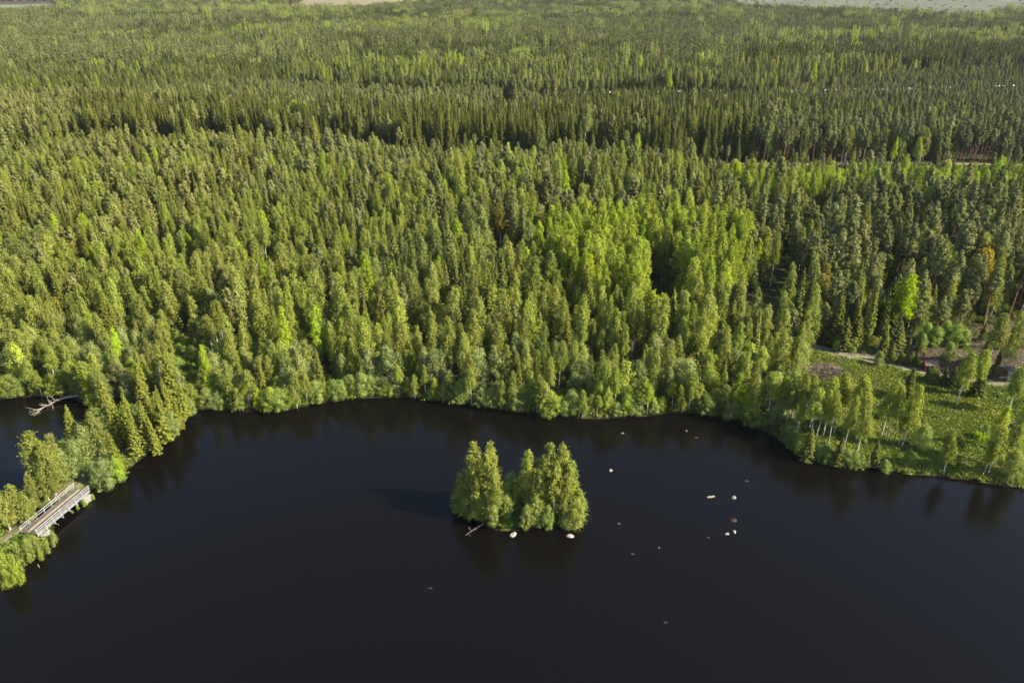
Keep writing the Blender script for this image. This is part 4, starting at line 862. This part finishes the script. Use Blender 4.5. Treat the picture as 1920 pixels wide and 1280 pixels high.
m = MB(); m.poly([(-1.45, -1.2, 0), (1.45, -1.2, 0), (1.45, 1.2, 0), (-1.45, 1.2, 0), (-1.45, -1.2, 2.0), (1.45, -1.2, 2.0), (1.45, 1.2, 2.0), (-1.45, 1.2, 2.0), (-1.45, 0, 2.75), (1.45, 0, 2.75)], [(0, 1, 5, 4), (1, 2, 6, 9, 5), (2, 3, 7, 6), (3, 0, 4, 8, 7)]); m.build('wall', M['falu'], hut)
gable(2.9, 2.4, 2.04, .75, .3).build('roof', M['roof_brown'], hut)
MB().box((.55, -1.225, .95), (.8, .05, 1.8)).build('door', M['falu'], hut); MB().box((1.45, -1.21, 1.0), (.1, .1, 2.0)).box((-1.45, -1.21, 1.0), (.1, .1, 2.0)).build('corner_board', M['slash'], hut)
MB().box((-.6, -1.225, 1.25), (.6, .05, .5)).build('window', M['dark_in'], hut)
px2, py2, _ = G(1893, 709, .9); ph = thing('playhouse', 'little red playhouse with white porch posts and shingled roof', 'playhouse', (px2, py2, gz1(px2, py2)), rad(-4))
MB().box((0, .1, .12), (2.3, 2.3, .16)).build('floor_deck', M['deck_wood'], ph); MB().box((0, .85, 1.05), (1.9, .8, 1.7)).build('wall', M['falu'], ph, .01)
MB().box((-.02, .43, .85), (.62, .06, 1.35)).build('door', M['falu'], ph); MB().box((.62, .43, 1.2), (.36, .06, .42)).build('window', M['dark_in'], ph)
for q in (-.98, -.45, .42, .98): MB().box((q, -.75, 1.0), (.10, .10, 1.62)).build('porch_post', M['white_paint'], ph)
MB().box((0, -.76, 1.86), (2.3, .12, .14)).build('porch_beam', M['white_paint'], ph)
m = MB(); m.poly([(-1.3, -1.0, 1.95), (1.3, -1.0, 1.95), (1.3, 1.45, 1.95), (-1.3, 1.45, 1.95), (-.45, .22, 2.75), (.45, .22, 2.75)], [(0, 1, 5, 4), (1, 2, 5), (2, 3, 4, 5), (3, 0, 4), (0, 3, 2, 1)]); m.build('roof', M['roof_brown'], ph)
MB().bar((.45, .22, 2.72), (.45, .22, 3.15), .12, .12).box((.40, .05, 2.80), (.35, .1, .1)).build('finial', M['white_paint'], ph)
# garden things beside it
gx2, gy2, _ = G(1885, 712, .8)
gt = thing('garden_table', 'weathered pale garden table left of the playhouse', 'table', (gx2 - 1.1, gy2 - .3, gz1(gx2, gy2)), .4)
MB().box((0, 0, .7), (1.3, .75, .06)).build('tabletop', M['dead_wood'], gt)
for a in (-.55, .55):
    for b2 in (-.3, .3): MB().box((a, b2, .33), (.07, .07, .68)).build('leg', M['dead_wood'], gt)
gc = thing('garden_chair', 'white garden chair between table and playhouse', 'chair', (gx2 + .35, gy2 - .75, gz1(gx2, gy2)), -.5)
MB().box((0, 0, .42), (.5, .5, .05)).build('seat', M['white_paint'], gc); MB().box((0, .25, .75), (.5, .05, .6), 0, Matrix.Rotation(-.2, 4, 'X')).build('backrest', M['white_paint'], gc)
for a in (-.2, .2):
    for b2 in (-.2, .2): MB().box((a, b2, .2), (.05, .05, .42)).build('leg', M['white_paint'], gc)
tx, ty, _ = G(1912, 700, .9); bm = MB(); bmesh.ops.create_icosphere(bm.b, subdivisions=3, radius=1)
for q in bm.b.verts: q.co = Vector((q.co.x * 1.3, q.co.y * .8, max(q.co.z, -.1) * .75 * (1 + .25 * math.sin(q.co.x * 5 + q.co.y * 3))))
M['tarp'] = pmat('tarp', (0.16, 0.20, 0.23), (0.34, 0.38, 0.41), 2, .6, .5); o = bm.build('tarpaulin', M['tarp']); o.location = (tx, ty, gz1(tx, ty) + .1); o['label'] = 'grey-blue tarpaulin over a pile right of the playhouse'; o['category'] = 'tarpaulin'
# low trailer
qx, qy, _ = G(1916, 803, .8); tl = thing('flatbed_trailer', 'dark low trailer with brown plank sides at the garden edge', 'trailer', (qx, qy, gz1(qx, qy)), rad(4))
MB().box((0, 0, .55), (4.2, 1.9, .12)).build('bed', M['dark_in'], tl)
for s in (-1, 1):
    MB().box((0, s * .93, .72), (4.2, .06, .16)).box((0, s * .93, .93), (4.2, .06, .16)).build('side_panel', M['deck_wood'], tl)
    for a in (-.5, .5):
        bm2 = MB(); bmesh.ops.create_cone(bm2.b, cap_ends=True, segments=20, radius1=.34, radius2=.34, depth=.2, matrix=Matrix.Translation((a, s * 1.08, .34)) @ Matrix.Rotation(rad(90), 4, 'X')); bm2.build('wheel', M['dark_in'], tl, .02)
for a in (-2.08, 2.08): MB().box((a, 0, .82), (.06, 1.8, .36)).build('end_panel', M['deck_wood'], tl)
MB().bar((-2.1, 0, .5), (-3.3, 0, .45), .1, .1).build('drawbar', M['steel'], tl)
o = MB().box((0, 0, 0), (1.5, .16, .05)).box((.05, .2, .03), (1.4, .16, .05), .1).box((0, .1, .09), (1.45, .16, .05), -.08).build('plank_pile', M['pale_wood']); o.location = (qx + .7, qy - .1, gz1(qx, qy) + .655); o.rotation_euler = (0, 0, rad(24)); o['label'] = 'few orange-brown planks lying on the trailer bed'; o['category'] = 'planks'
mx_, my_, _ = G(1877, 743, .8); o = MB(); bmesh.ops.create_cone(o.b, cap_ends=True, segments=24, radius1=.55, radius2=.48, depth=.3); o = o.build('manhole_lid', M['concrete'], None, .03); o.location = (mx_, my_, gz1(mx_, my_) + .1); o['label'] = 'grey round well cover in the mown lawn'; o['category'] = 'well cover'

# ------------------------------------------------------------------ the air
hm = bpy.data.materials.new('haze'); hm.use_nodes = True; n = hm.node_tree.nodes; n.remove(n['Principled BSDF']); pv = n.new('ShaderNodeVolumePrincipled')
pv.inputs['Color'].default_value = (.80, .88, 1.0, 1); pv.inputs['Density'].default_value = 0.000038; pv.inputs['Anisotropy'].default_value = .2
hm.node_tree.links.new(pv.outputs[0], n['Material Output'].inputs['Volume'])
X0, X1, Y0, Y1 = float(gx[0]) - 60, float(gx[-1]) + 60, float(gy[0]) - 60, float(gy[-1]) + 60
o = MB().box(((X0 + X1) / 2, (Y0 + Y1) / 2, 44), (X1 - X0, Y1 - Y0, 96)).build('haze', hm); o['kind'] = 'stuff'; o['label'] = 'thin summer haze over the forest'
